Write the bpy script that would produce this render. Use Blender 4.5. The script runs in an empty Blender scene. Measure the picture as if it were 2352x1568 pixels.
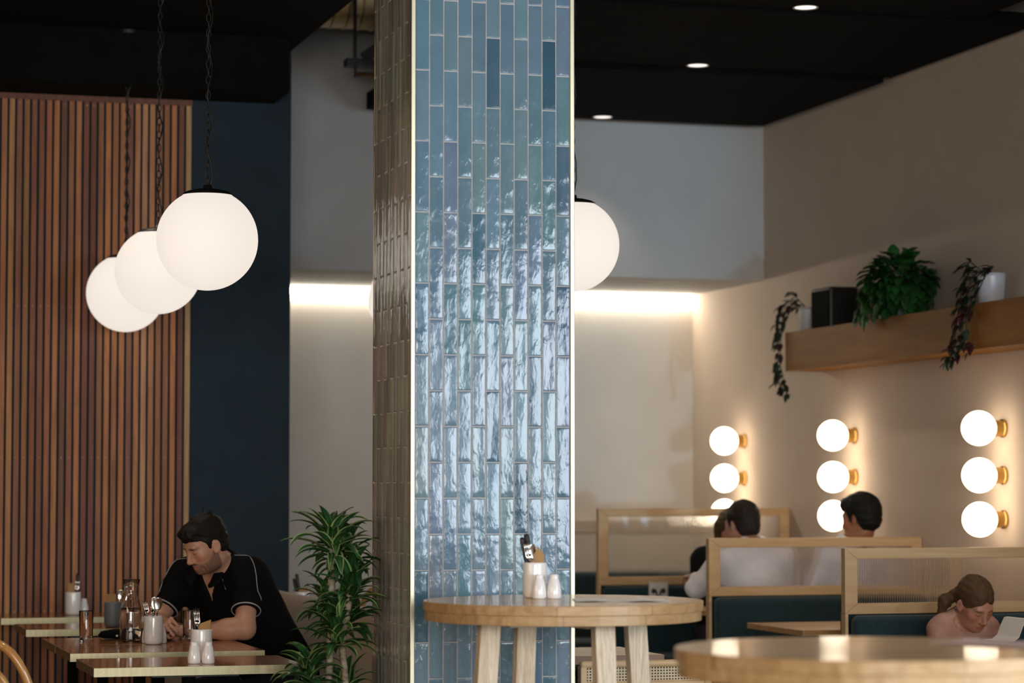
import bpy, math, random
import numpy as np
from mathutils import Vector, Matrix
S = bpy.context.scene
COL = S.collection
RND = random.Random(7)
pi = math.pi
V3 = lambda *a: np.array(a, dtype=float)

# ------------------------------------------------------------------ materials
def nmat(name):
    m = bpy.data.materials.new(name); m.use_nodes = True
    nt = m.node_tree
    return m, nt, nt.nodes['Principled BSDF']

def N(nt, t, **kw):
    n = nt.nodes.new(t)
    for k, v in kw.items():
        if hasattr(n, k): setattr(n, k, v)
        else: n.inputs[k].default_value = v
    return n

def L(nt, a, b): nt.links.new(a, b)
def c4(c): return (c[0], c[1], c[2], 1.0)

def plain(name, c, rough=.6, metal=0., spec=.5, coat=0., sheen=0.):
    m, nt, p = nmat(name)
    p.inputs['Base Color'].default_value = c4(c)
    p.inputs['Roughness'].default_value = rough
    p.inputs['Metallic'].default_value = metal
    p.inputs['Specular IOR Level'].default_value = spec
    p.inputs['Coat Weight'].default_value = coat
    p.inputs['Sheen Weight'].default_value = sheen
    return m

def noisy(name, c1, c2, scale=8., rough=.7, bump=0., detail=4., stretch=(1, 1, 1), metal=0., spec=.5, coat=0., bscale=None, sheen=0.):
    m, nt, p = nmat(name)
    tc = N(nt, 'ShaderNodeTexCoord'); mp = N(nt, 'ShaderNodeMapping'); mp.inputs['Scale'].default_value = stretch
    L(nt, tc.outputs['Object'], mp.inputs['Vector'])
    no = N(nt, 'ShaderNodeTexNoise', Scale=scale, Detail=detail)
    L(nt, mp.outputs[0], no.inputs['Vector'])
    r = N(nt, 'ShaderNodeValToRGB')
    r.color_ramp.elements[0].position = .3; r.color_ramp.elements[1].position = .7
    r.color_ramp.elements[0].color = c4(c1); r.color_ramp.elements[1].color = c4(c2)
    L(nt, no.outputs['Fac'], r.inputs[0]); L(nt, r.outputs[0], p.inputs['Base Color'])
    p.inputs['Roughness'].default_value = rough; p.inputs['Metallic'].default_value = metal
    p.inputs['Specular IOR Level'].default_value = spec; p.inputs['Coat Weight'].default_value = coat
    p.inputs['Sheen Weight'].default_value = sheen
    if bump:
        b = N(nt, 'ShaderNodeBump', Strength=bump, Distance=.002)
        n2 = no
        if bscale:
            n2 = N(nt, 'ShaderNodeTexNoise', Scale=bscale, Detail=3.); L(nt, mp.outputs[0], n2.inputs['Vector'])
        L(nt, n2.outputs['Fac'], b.inputs['Height']); L(nt, b.outputs[0], p.inputs['Normal'])
    return m

def wood(name, c1, c2, axis='Z', scale=30., rough=.45, coat=0., attr=False, planks=None, bump=.15, vary=.25, spec=.4):
    """grain runs along axis; planks=(u axis, width, length) varies the tone board by board"""
    m, nt, p = nmat(name)
    tc = N(nt, 'ShaderNodeTexCoord'); mp = N(nt, 'ShaderNodeMapping')
    st = {'X': (.06, 1, 1), 'Y': (1, .06, 1), 'Z': (1, 1, .06)}[axis]
    mp.inputs['Scale'].default_value = st
    L(nt, tc.outputs['Object'], mp.inputs['Vector'])
    no = N(nt, 'ShaderNodeTexNoise', Scale=scale, Detail=6., Distortion=1.2)
    L(nt, mp.outputs[0], no.inputs['Vector'])
    fine = N(nt, 'ShaderNodeTexNoise', Scale=scale * 7, Detail=3.)
    L(nt, mp.outputs[0], fine.inputs['Vector'])
    mx = N(nt, 'ShaderNodeMath', operation='MULTIPLY_ADD'); mx.inputs[1].default_value = .35
    L(nt, fine.outputs['Fac'], mx.inputs[0]); L(nt, no.outputs['Fac'], mx.inputs[2])
    r = N(nt, 'ShaderNodeValToRGB')
    r.color_ramp.elements[0].position = .42; r.color_ramp.elements[1].position = .88
    r.color_ramp.elements[0].color = c4(c1); r.color_ramp.elements[1].color = c4(c2)
    L(nt, mx.outputs[0], r.inputs[0])
    out = r.outputs[0]
    if attr:
        a = N(nt, 'ShaderNodeAttribute', attribute_name='Col')
        x = N(nt, 'ShaderNodeMix', data_type='RGBA', blend_type='MULTIPLY'); x.inputs['Factor'].default_value = 1.
        L(nt, out, x.inputs['A']); L(nt, a.outputs['Color'], x.inputs['B']); out = x.outputs['Result']
    if planks:
        ax, w, ln = planks
        mp2 = N(nt, 'ShaderNodeMapping')
        if ax == 'X': mp2.inputs['Rotation'].default_value = (0, 0, pi / 2)
        L(nt, tc.outputs['Object'], mp2.inputs['Vector'])
        br = N(nt, 'ShaderNodeTexBrick', Scale=1.)
        br.inputs['Brick Width'].default_value = ln; br.inputs['Row Height'].default_value = w
        br.inputs['Mortar Size'].default_value = .0006
        br.inputs['Color1'].default_value = (1, 1, 1, 1)
        br.inputs['Color2'].default_value = (1 - vary, 1 - vary * 1.2, 1 - vary * 1.5, 1)
        br.inputs['Mortar'].default_value = (.55, .45, .4, 1)
        L(nt, mp2.outputs[0], br.inputs['Vector'])
        x = N(nt, 'ShaderNodeMix', data_type='RGBA', blend_type='MULTIPLY'); x.inputs['Factor'].default_value = 1.
        L(nt, out, x.inputs['A']); L(nt, br.outputs['Color'], x.inputs['B']); out = x.outputs['Result']
    L(nt, out, p.inputs['Base Color'])
    p.inputs['Roughness'].default_value = rough; p.inputs['Coat Weight'].default_value = coat
    p.inputs['Coat Roughness'].default_value = .06; p.inputs['Specular IOR Level'].default_value = spec
    if bump:
        b = N(nt, 'ShaderNodeBump', Strength=bump, Distance=.001)
        L(nt, mx.outputs[0], b.inputs['Height']); L(nt, b.outputs[0], p.inputs['Normal'])
    return m

def attrmat(name, rough=.5, spec=.5, coat=0., bump=0., bscale=60., bstretch=(1, 1, 1), sub=0., sheen=0., nvar=0.):
    m, nt, p = nmat(name)
    a = N(nt, 'ShaderNodeAttribute', attribute_name='Col')
    p.inputs['Roughness'].default_value = rough; p.inputs['Specular IOR Level'].default_value = spec
    p.inputs['Coat Weight'].default_value = coat; p.inputs['Sheen Weight'].default_value = sheen
    if sub:
        p.inputs['Subsurface Weight'].default_value = sub; p.inputs['Subsurface Radius'].default_value = (.012, .004, .002)
        p.inputs['Subsurface Scale'].default_value = 1.
    tc = N(nt, 'ShaderNodeTexCoord'); mp = N(nt, 'ShaderNodeMapping'); mp.inputs['Scale'].default_value = bstretch
    L(nt, tc.outputs['Object'], mp.inputs['Vector'])
    out = a.outputs['Color']
    if nvar:
        n0 = N(nt, 'ShaderNodeTexNoise', Scale=bscale * .6, Detail=3.); L(nt, mp.outputs[0], n0.inputs['Vector'])
        r = N(nt, 'ShaderNodeMapRange'); r.inputs['To Min'].default_value = 1 - nvar; r.inputs['To Max'].default_value = 1 + nvar
        L(nt, n0.outputs['Fac'], r.inputs['Value'])
        x = N(nt, 'ShaderNodeVectorMath', operation='SCALE')
        L(nt, out, x.inputs[0]); L(nt, r.outputs[0], x.inputs['Scale']); out = x.outputs[0]
    L(nt, out, p.inputs['Base Color'])
    if bump:
        no = N(nt, 'ShaderNodeTexNoise', Scale=bscale, Detail=3.); L(nt, mp.outputs[0], no.inputs['Vector'])
        b = N(nt, 'ShaderNodeBump', Strength=bump, Distance=.002)
        L(nt, no.outputs['Fac'], b.inputs['Height']); L(nt, b.outputs[0], p.inputs['Normal'])
    return m

def emit(name, c, s, base=(.9, .88, .85)):
    m, nt, p = nmat(name)
    p.inputs['Base Color'].default_value = c4(base); p.inputs['Roughness'].default_value = .6; p.inputs['Specular IOR Level'].default_value = .2
    p.inputs['Emission Color'].default_value = c4(c); p.inputs['Emission Strength'].default_value = s
    return m

def glass(name, c=(1, 1, 1), rough=0., ior=1.45):
    m, nt, p = nmat(name)
    p.inputs['Base Color'].default_value = c4(c); p.inputs['Roughness'].default_value = rough
    p.inputs['Transmission Weight'].default_value = 1.; p.inputs['IOR'].default_value = ior
    return m

# ------------------------------------------------------------------ mesh builder
def rotm(ax, a):
    c, s = math.cos(a), math.sin(a)
    return {'X': np.array([[1, 0, 0], [0, c, -s], [0, s, c]]), 'Y': np.array([[c, 0, s], [0, 1, 0], [-s, 0, c]]),
            'Z': np.array([[c, -s, 0], [s, c, 0], [0, 0, 1]])}[ax].astype(float)

def frame(d, up=(0, 0, 1)):
    d = np.array(d, float); d /= np.linalg.norm(d); up = np.array(up, float)
    if abs(d @ up) > .98: up = V3(1, 0, 0)
    x = np.cross(up, d); x /= np.linalg.norm(x)
    return x, np.cross(d, x), d

class MB:
    def __init__(s): s.v = []; s.f = []; s.mi = []; s.c = []; s.cur = 0; s.col = (1, 1, 1)
    def add(s, vs, fs):
        o = len(s.v); s.v += [tuple(map(float, q)) for q in vs]
        for f in fs: s.f.append(tuple(o + i for i in f)); s.mi.append(s.cur); s.c.append(s.col)
        return s
    def box(s, lo, hi):
        x0, y0, z0 = lo; x1, y1, z1 = hi
        return s.add([(x0, y0, z0), (x1, y0, z0), (x1, y1, z0), (x0, y1, z0), (x0, y0, z1), (x1, y0, z1), (x1, y1, z1), (x0, y1, z1)],
                     [(0, 3, 2, 1), (4, 5, 6, 7), (0, 1, 5, 4), (1, 2, 6, 5), (2, 3, 7, 6), (3, 0, 4, 7)])
    def bar(s, a, b, w, t, up=(0, 0, 1)):
        """rectangular bar from a to b"""
        a = np.array(a, float); b = np.array(b, float); x, y, d = frame(b - a, up)
        vs = [p + x * i * w / 2 + y * j * t / 2 for p in (a, b) for i, j in ((-1, -1), (1, -1), (1, 1), (-1, 1))]
        return s.add(vs, [(0, 3, 2, 1), (4, 5, 6, 7), (0, 1, 5, 4), (1, 2, 6, 5), (2, 3, 7, 6), (3, 0, 4, 7)])
    def tube(s, pts, r, n=10, cap=True, flat=1., up=(0, 0, 1), closed=False):
        pts = [np.array(q, float) for q in pts]; m = len(pts)
        rs = r if hasattr(r, '__len__') else [r] * m
        vs = []; x = None
        for i, q in enumerate(pts):
            if closed: d = pts[(i + 1) % m] - pts[i - 1]
            else: d = pts[min(i + 1, m - 1)] - pts[max(i - 1, 0)]
            d = d / (np.linalg.norm(d) + 1e-12)
            if x is None: x, y, _ = frame(d, up)
            else:
                x = x - d * (x @ d); x /= np.linalg.norm(x) + 1e-12
            y = np.cross(d, x)
            for k in range(n):
                a = 2 * pi * k / n
                vs.append(q + x * math.cos(a) * rs[i] + y * math.sin(a) * rs[i] * flat)
        fs = [(i * n + k, i * n + (k + 1) % n, (i + 1) % m * n + (k + 1) % n, (i + 1) % m * n + k) for i in range(m if closed else m - 1) for k in range(n)]
        if cap and not closed: fs += [tuple(range(n - 1, -1, -1)), tuple((m - 1) * n + k for k in range(n))]
        return s.add(vs, fs)
    def lathe(s, prof, n=32, c=(0, 0, 0), ax=None):
        """profile of (radius, height); ax = direction of the axis"""
        c = np.array(c, float)
        x, y, d = (V3(1, 0, 0), V3(0, 1, 0), V3(0, 0, 1)) if ax is None else frame(ax)
        vs = []; rings = []
        for r, z in prof:
            if r < 1e-6: rings.append([len(vs)]); vs.append(c + d * z)
            else:
                rings.append(list(range(len(vs), len(vs) + n)))
                vs += [c + d * z + x * r * math.cos(2 * pi * k / n) + y * r * math.sin(2 * pi * k / n) for k in range(n)]
        fs = []
        for A, B in zip(rings, rings[1:]):
            for k in range(n):
                k2 = (k + 1) % n
                if len(A) == 1 and len(B) == 1: continue
                if len(A) == 1: fs.append((A[0], B[k2], B[k]))
                elif len(B) == 1: fs.append((A[k], A[k2], B[0]))
                else: fs.append((A[k], A[k2], B[k2], B[k]))
        return s.add(vs, fs)
    def prism(s, poly, z0, z1):
        n = len(poly)
        return s.add([(x, y, z0) for x, y in poly] + [(x, y, z1) for x, y in poly],
                     [tuple(range(n - 1, -1, -1)), tuple(range(n, 2 * n))] + [(k, (k + 1) % n, n + (k + 1) % n, n + k) for k in range(n)])
    def ball(s, c, r, n=16, m=10):
        r = (r, r, r) if not hasattr(r, '__len__') else r
        o = len(s.v)
        s.lathe([(math.sin(pi * i / m) if 0 < i < m else 0, -math.cos(pi * i / m)) for i in range(m + 1)], n)
        for i in range(o, len(s.v)):
            q = s.v[i]; s.v[i] = (c[0] + q[0] * r[0], c[1] + q[1] * r[1], c[2] + q[2] * r[2])
        return s
    def xf(s, o, R=None, t=(0, 0, 0)):
        R = np.eye(3) if R is None else R; t = np.array(t, float)
        for i in range(o, len(s.v)): s.v[i] = tuple(R @ np.array(s.v[i]) + t)
        return s
    def build(s, name, mats, parent=None, smooth=False, bevel=0., loc=None, rot=None, seg=2, auto=None):
        me = bpy.data.meshes.new(name); me.from_pydata(s.v, [], s.f)
        mats = mats if isinstance(mats, (list, tuple)) else [mats]
        for m in mats: me.materials.append(m)
        me.polygons.foreach_set('material_index', s.mi)
        if any(c != (1, 1, 1) for c in s.c):
            at = me.color_attributes.new('Col', 'FLOAT_COLOR', 'CORNER')
            buf = np.ones((len(me.loops), 4), np.float32); i = 0
            for f, c in zip(s.f, s.c):
                k = len(f); buf[i:i + k, :3] = c; i += k
            at.data.foreach_set('color', buf.ravel())
        if smooth or auto:
            me.polygons.foreach_set('use_smooth', [True] * len(me.polygons))
            if auto: me.set_sharp_from_angle(angle=math.radians(auto))
        me.update()
        o = bpy.data.objects.new(name, me); COL.objects.link(o)
        if parent is not None: o.parent = parent
        if loc is not None: o.location = loc
        if rot is not None: o.rotation_euler = rot
        if bevel:
            b = o.modifiers.new('Bevel', 'BEVEL'); b.width = bevel; b.segments = seg; b.limit_method = 'ANGLE'; b.angle_limit = math.radians(40)
        return o

def tag(o, label=None, cat=None, group=None, kind=None):
    if label: o['label'] = label
    if cat: o['category'] = cat
    if group: o['group'] = group
    if kind: o['kind'] = kind
    return o

def thing(name, label, cat, loc=(0, 0, 0), rz=0., group=None):
    o = bpy.data.objects.new(name, None); COL.objects.link(o)
    o.location = loc; o.rotation_euler = (0, 0, rz); o.empty_display_size = .05
    return tag(o, label, cat, group)

def struct(o): return tag(o, kind='structure')

def dup(o, loc=None, rot=None, label=None, group=None, parent=None):
    c = o.copy(); COL.objects.link(c)
    if parent is not None: c.parent = parent
    if loc is not None: c.location = loc
    if rot is not None: c.rotation_euler = rot
    if label: c['label'] = label
    if group: c['group'] = group
    for ch in [k for k in bpy.data.objects if k.parent == o]: dup(ch, parent=c)
    return c

# ------------------------------------------------------------------ smooth solid figures (signed distance + surface nets)
def cap(a, b, ra, rb=None, k=.02, op=1): return dict(t='c', a=np.array(a, float), b=np.array(b, float), ra=ra, rb=ra if rb is None else rb, k=k, op=op)
def cyl(a, b, ra, rb=None, k=.02, op=1): return dict(t='y', a=np.array(a, float), b=np.array(b, float), ra=ra, rb=ra if rb is None else rb, k=k, op=op)
def ell(c, r, M=None, k=.02, op=1): return dict(t='e', c=np.array(c, float), r=np.array(r, float), M=None if M is None else np.array(M, float), k=k, op=op)

def p_bound(p):
    if p['t'] == 'e': return p['c'], float(max(p['r']))
    return (p['a'] + p['b']) / 2, float(np.linalg.norm(p['b'] - p['a']) / 2 + max(p['ra'], p['rb']) * 1.2)

def p_dist(p, P):
    if p['t'] == 'e':
        q = P - p['c']
        if p['M'] is not None: q = q @ p['M']
        q = q / p['r']; k0 = np.sqrt((q * q).sum(1)); q = q / p['r']; k1 = np.sqrt((q * q).sum(1)) + 1e-9
        return k0 * (k0 - 1) / k1
    ba = p['b'] - p['a']; pa = P - p['a']; l2 = ba @ ba + 1e-12
    t = pa @ ba / l2; tc = np.clip(t, 0, 1)
    d = pa - tc[:, None] * ba
    r = p['ra'] + (p['rb'] - p['ra']) * tc
    if p['t'] == 'c': return np.sqrt((d * d).sum(1)) - r
    d = pa - t[:, None] * ba
    l = math.sqrt(l2)
    return np.maximum(np.sqrt((d * d).sum(1)) - r, (np.abs(t - .5) - .5) * l)

def p_eval(ps, P):
    d = np.full(len(P), 1e3)
    for p in ps:
        e = p_dist(p, P); k = p['k']
        if p['op'] > 0:
            h = np.maximum(k - np.abs(d - e), 0) / k; d = np.minimum(d, e) - h * h * k * .25
        else:
            h = np.maximum(k - np.abs(d + e), 0) / k; d = np.maximum(d, -e) + h * h * k * .25
    return d

def sdf_grid(ps, fn, lo, hi, h, B=20):
    lo = np.array(lo, float); n = np.ceil((np.array(hi) - lo) / h).astype(int) + 1
    G = np.full(n, .1, np.float32)
    bounds = [p_bound(p) for p in ps]
    for i in range(0, n[0], B):
        for j in range(0, n[1], B):
            for k in range(0, n[2], B):
                I = [np.arange(s, min(s + B, m)) for s, m in zip((i, j, k), n)]
                c = lo + h * np.array([(x[0] + x[-1]) / 2 for x in I]); rb = h * B * .87
                act = [p for p, (pc, pr) in zip(ps, bounds) if np.linalg.norm(c - pc) - pr < rb + .05]
                if ps and not any(p['op'] > 0 for p in act): continue
                X = np.stack(np.meshgrid(*I, indexing='ij'), -1).reshape(-1, 3) * h + lo
                d = p_eval(act, X) if ps else None
                if fn is not None: d = fn(X, d)
                G[i:i + B, j:j + B, k:k + B] = d.reshape([len(x) for x in I])
    return G, lo

def surface_nets(G, lo, h):
    ins = G < 0
    nx, ny, nz = G.shape
    corners = [(a, b, c) for a in (0, 1) for b in (0, 1) for c in (0, 1)]
    cnt = np.zeros((nx - 1, ny - 1, nz - 1), np.int8)
    for a, b, c in corners: cnt += ins[a:nx - 1 + a, b:ny - 1 + b, c:nz - 1 + c]
    idx = np.argwhere((cnt > 0) & (cnt < 8))
    ids = -np.ones(cnt.shape, np.int64); ids[tuple(idx.T)] = np.arange(len(idx))
    acc = np.zeros((len(idx), 3)); w = np.zeros(len(idx))
    for a in corners:
        for ax in range(3):
            if a[ax]: continue
            b = list(a); b[ax] = 1
            ga = G[tuple((idx + a).T)]; gb = G[tuple((idx + b).T)]
            m = (ga < 0) != (gb < 0)
            t = np.where(m, ga / np.where(m, ga - gb, 1), 0)
            p = np.array(a, float)[None] + np.zeros((len(idx), 3)); p[:, ax] += t
            acc[m] += p[m]; w[m] += 1
    vs = (idx + acc / w[:, None]) * h + lo
    faces = []
    for ax in range(3):
        u, v = (ax + 1) % 3, (ax + 2) % 3
        sl0 = [slice(None)] * 3; sl1 = [slice(None)] * 3
        sl0[ax] = slice(0, -1); sl1[ax] = slice(1, None)
        A = ins[tuple(sl0)]; Bm = ins[tuple(sl1)]
        e = np.argwhere(A != Bm)
        e = e[(e[:, u] > 0) & (e[:, v] > 0) & (e[:, u] < G.shape[u] - 1) & (e[:, v] < G.shape[v] - 1)]
        fl = A[tuple(e.T)]
        def cell(du, dv):
            q = e.copy(); q[:, u] -= du; q[:, v] -= dv
            return ids[tuple(q.T)]
        q = np.stack([cell(1, 1), cell(0, 1), cell(0, 0), cell(1, 0)], 1)
        q[~fl] = q[~fl][:, ::-1]
        faces.append(q[(q >= 0).all(1)])
    return vs, np.concatenate(faces)

def sdf_object(name, mat, ps, lo, hi, h, fn=None, parent=None, color=None, relax=2):
    G, lo = sdf_grid(ps, fn, lo, hi, h)
    vs, fs = surface_nets(G, lo, h)
    for _ in range(relax):                      # light smoothing along the faces
        s = np.zeros_like(vs); w = np.zeros(len(vs))
        for a in range(4):
            for b in (1, 3):
                np.add.at(s, fs[:, a], vs[fs[:, (a + b) % 4]]); np.add.at(w, fs[:, a], 1)
        vs = vs * .5 + .5 * s / np.maximum(w, 1)[:, None]
    org = np.array(parent.location) if parent is not None else 0
    me = bpy.data.meshes.new(name)
    me.vertices.add(len(vs)); me.vertices.foreach_set('co', (vs - org).ravel())
    me.loops.add(fs.size); me.loops.foreach_set('vertex_index', fs.ravel().astype(np.int32))
    me.polygons.add(len(fs)); me.polygons.foreach_set('loop_start', np.arange(0, fs.size, 4, dtype=np.int32))
    me.polygons.foreach_set('loop_total', np.full(len(fs), 4, np.int32))
    me.update(calc_edges=True); me.validate()
    me.polygons.foreach_set('use_smooth', [True] * len(me.polygons))
    if color is not None:
        at = me.color_attributes.new('Col', 'FLOAT_COLOR', 'POINT')
        c = np.ones((len(vs), 4), np.float32); c[:, :3] = color(vs); at.data.foreach_set('color', c.ravel())
    me.materials.append(mat)
    o = bpy.data.objects.new(name, me); COL.objects.link(o)
    if parent is not None: o.parent = parent
    return o
# ------------------------------------------------------------------ palette
M_white = noisy('warm_white_plaster', (.70, .66, .60), (.76, .72, .66), 3., .85)
M_black = noisy('matt_black_paint', (.0035, .0042, .004), (.005, .006, .0055), 6., .95, spec=.1)
M_navy = noisy('navy_paint', (.009, .022, .035), (.013, .029, .044), 5., .75, spec=.3)
M_floor = noisy('polished_concrete', (.20, .19, .17), (.28, .26, .24), 2., .45)
M_trim = noisy('satin_brass_trim', (.56, .51, .36), (.64, .58, .42), 40., .38, metal=1., stretch=(1, 1, .1))
M_brass = noisy('brushed_brass', (.285, .255, .155), (.37, .33, .205), 40., .42, metal=1., stretch=(1, 1, .1))
M_brassd = plain('aged_brass', (.50, .31, .10), .35, 1.)
M_steel = plain('polished_steel', (.75, .74, .72), .16, 1.)
M_dark = plain('black_metal', (.012, .012, .013), .45, 0., .4)
M_grout = noisy('grey_grout', (.44, .43, .44), (.54, .53, .53), 60., .9)
M_ceramic = plain('white_ceramic', (.80, .80, .80), .18, 0., .5, .3)
M_grey = plain('grey_ceramic', (.14, .17, .19), .5)
M_oak = wood('oak_board', (.42, .25, .11), (.62, .42, .22), 'X', 26., .35, .35, planks=('Y', .085, .9), vary=.22)
M_oake = wood('oak_shelf_board', (.225, .088, .010), (.32, .140, .018), 'Y', 12., .6, spec=.2)
M_ash = wood('ash_leg', (.46, .34, .21), (.80, .69, .53), 'Z', 90., .5, bump=.3)
M_pine = wood('pale_ash_frame', (.56, .36, .17), (.72, .51, .29), 'X', 20., .45)
M_top = wood('varnished_rimu_top', (.26, .095, .030), (.44, .185, .066), 'X', 22., .22, .5, planks=('Y', .12, 1.6), vary=.25)
M_slat = wood('cedar_slats', (.55, .42, .34), (1., .92, .82), 'Z', 34., .55, attr=True, bump=.1)
M_bent = wood('honey_bentwood', (.32, .14, .035), (.52, .26, .075), 'Z', 24., .3, .5)
M_teal = noisy('dark_teal_velvet', (.004, .024, .034), (.007, .036, .048), 30., .85, .1, sheen=.15)
M_beige = noisy('beige_wool', (.27, .215, .15), (.34, .275, .20), 220., .95, .35, sheen=.2)
M_paper = plain('white_paper', (.78, .77, .74), .6)
M_kraft = noisy('kraft_napkin', (.36, .205, .085), (.42, .25, .11), 30., .85)
M_glass = glass('clear_glass')
M_water = glass('water', (1, 1, 1), 0., 1.33)
M_screw = plain('brass_screw', (.55, .42, .25), .3, 1.)

# ------------------------------------------------------------------ room shell
XW = 5.89          # right wall
YB = 15.82         # back wall
def sbox(name, lo, hi, m): return struct(MB().box(lo, hi).build(name, m))
sbox('floor', (-4.2, -4.6, -.12), (6.1, 16.02, 0), M_floor)
sbox('ceiling', (-4.2, -4.6, 4.6), (6.1, 16.02, 4.7), M_black)
mb = MB(); mb.box((XW, 3.6, 0), (XW + .2, 16.02, 4.6)); mb.box((XW, -4.6, 0), (XW + .2, 3.6, .95)); mb.box((XW, -4.6, 3.0), (XW + .2, 3.6, 4.6)); mb.box((XW, -4.6, .95), (XW + .2, -4.3, 3.0))
M_warm = noisy('warm_beige_plaster', (.57, .47, .385), (.61, .505, .415), 3., .85)
struct(mb.build('wall_right', M_warm))
sbox('wall_back', (2.72, YB, 0), (XW, YB + .2, 4.6), M_white)
sbox('wall_left', (-4.2, -4.6, 0), (-4., 13.47, 4.6), M_navy)
sbox('wall_navy', (-4., 13.47, 0), (2.715, 15.82, 4.6), M_navy)
sbox('ceiling_left', (-4., -4.4, 3.767), (2.71, 13.47, 4.6), M_black)
sbox('ceiling_soffit', (-4., 13.05, 3.478), (2.62, 13.469, 3.766), M_black)
sbox('wall_bulkhead', (2.715, 14.56, 2.685), (XW, YB, 4.6), noisy('dim_lit_plaster', (.47, .475, .475), (.51, .515, .515), 3., .85))  # plaster greyed: the weaker light up here is put into its colour
sbox('ceiling_right', (3.36, 11.005, 3.63), (5.84, 12.60, 3.70), M_black)
sbox('ceiling_right_near', (3.42, 3.2, 3.645), (5.53, 11.0, 3.74), M_black)
sbox('ceiling_right_far', (3.335, 12.605, 3.605), (5.80, 14.35, 3.70), M_black)
sbox('trim_1', (4.25, YB - .03, 1.128), (XW, YB, 1.204), noisy('beige_rail', (.58, .51, .43), (.62, .55, .47), 4., .8))
# shop windows behind the camera: one in the front wall, one in the right wall
wf = MB()
wf.box((-4.2, -4.6, 0), (6.1, -4.4, .95)); wf.box((-4.2, -4.6, 3.0), (6.1, -4.4, 4.6))
PANES = ((2.60, 3.10), (3.40, 3.90), (4.25, 4.77), (5.40, 5.80))
for a, b in zip((-4.2, 2.10) + tuple(q[1] for q in PANES), (-3.2,) + tuple(q[0] for q in PANES) + (6.1,)): wf.box((a, -4.6, .95), (b, -4.4, 3.0))
struct(wf.build('wall_front', M_navy))
wm = MB()
for x in (-3.2, -1.4, .4, 2.04): wm.box((x, -4.46, .95), (x + .06, -4.42, 3.0))
struct(wm.build('window_1', M_dark))
wm = MB()
for y in (-4.3, -2.7, -1.1, .5, 2.0, 3.54): wm.box((XW + .02, y, .95), (XW + .06, y + .06, 3.0))
struct(wm.build('window_2', M_dark))

# LED strip in the recess under the bulkhead
ls = MB().box((2.74, YB - .028, 2.640), (XW - .01, YB - .004, 2.672))
tag(ls.build('ceiling_strip_light', emit('led_light', (1., .88, .70), 36.)), 'thin glowing warm light strip along the top of the back wall', 'light strip')

# ------------------------------------------------------------------ tiled pillar
PX0, PX1, PY0, PY1 = 2.137, 2.722, 8.50, 9.085
def tile_mat():
    m, nt, p = nmat('glazed_blue_tile')
    a = N(nt, 'ShaderNodeAttribute', attribute_name='Col')
    tc = N(nt, 'ShaderNodeTexCoord')
    n1 = N(nt, 'ShaderNodeTexNoise', Scale=9., Detail=3.)
    L(nt, tc.outputs['Object'], n1.inputs['Vector'])
    mr = N(nt, 'ShaderNodeMapRange'); mr.inputs['To Min'].default_value = .82; mr.inputs['To Max'].default_value = 1.18
    L(nt, n1.outputs['Fac'], mr.inputs['Value'])
    sc = N(nt, 'ShaderNodeVectorMath', operation='SCALE')
    L(nt, a.outputs['Color'], sc.inputs[0]); L(nt, mr.outputs[0], sc.inputs['Scale'])
    L(nt, sc.outputs[0], p.inputs['Base Color'])
    p.inputs['Roughness'].default_value = .10; p.inputs['Specular IOR Level'].default_value = .45
    mp = N(nt, 'ShaderNodeMapping'); mp.inputs['Scale'].default_value = (1, 1, .40)
    L(nt, tc.outputs['Object'], mp.inputs['Vector'])
    n2 = N(nt, 'ShaderNodeTexNoise', Scale=66., Detail=3., Distortion=.5)
    L(nt, mp.outputs[0], n2.inputs['Vector'])
    b = N(nt, 'ShaderNodeBump', Strength=.30, Distance=.006)
    n3 = N(nt, 'ShaderNodeTexNoise', Scale=13., Detail=1.); L(nt, tc.outputs['Object'], n3.inputs['Vector'])      # some parts of the glaze are wavier than others
    m3 = N(nt, 'ShaderNodeMapRange'); m3.inputs['From Min'].default_value = .42; m3.inputs['From Max'].default_value = .66; m3.inputs['To Min'].default_value = .35
    L(nt, n3.outputs['Fac'], m3.inputs['Value'])
    mm = N(nt, 'ShaderNodeMath', operation='MULTIPLY'); L(nt, n2.outputs['Fac'], mm.inputs[0]); L(nt, m3.outputs[0], mm.inputs[1])
    L(nt, mm.outputs[0], b.inputs['Height']); L(nt, b.outputs[0], p.inputs['Normal'])
    return m
M_tile = tile_mat()
TILE_COLS = [(.146, .256, .346), (.166, .276, .368), (.136, .250, .332), (.172, .282, .362), (.055, .138, .203), (.095, .198, .277), (.146, .268, .346), (.178, .280, .358), (.075, .167, .245)]
TILE_REFLECT = [(.33, .355, .325), (.38, .40, .365), (.275, .30, .28), (.35, .38, .35), (.23, .26, .25), (.40, .41, .365), (.315, .34, .32), (.295, .30, .27), (.26, .285, .275)]  # the blue tile greyed: warm room reflections painted into its colour
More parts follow.
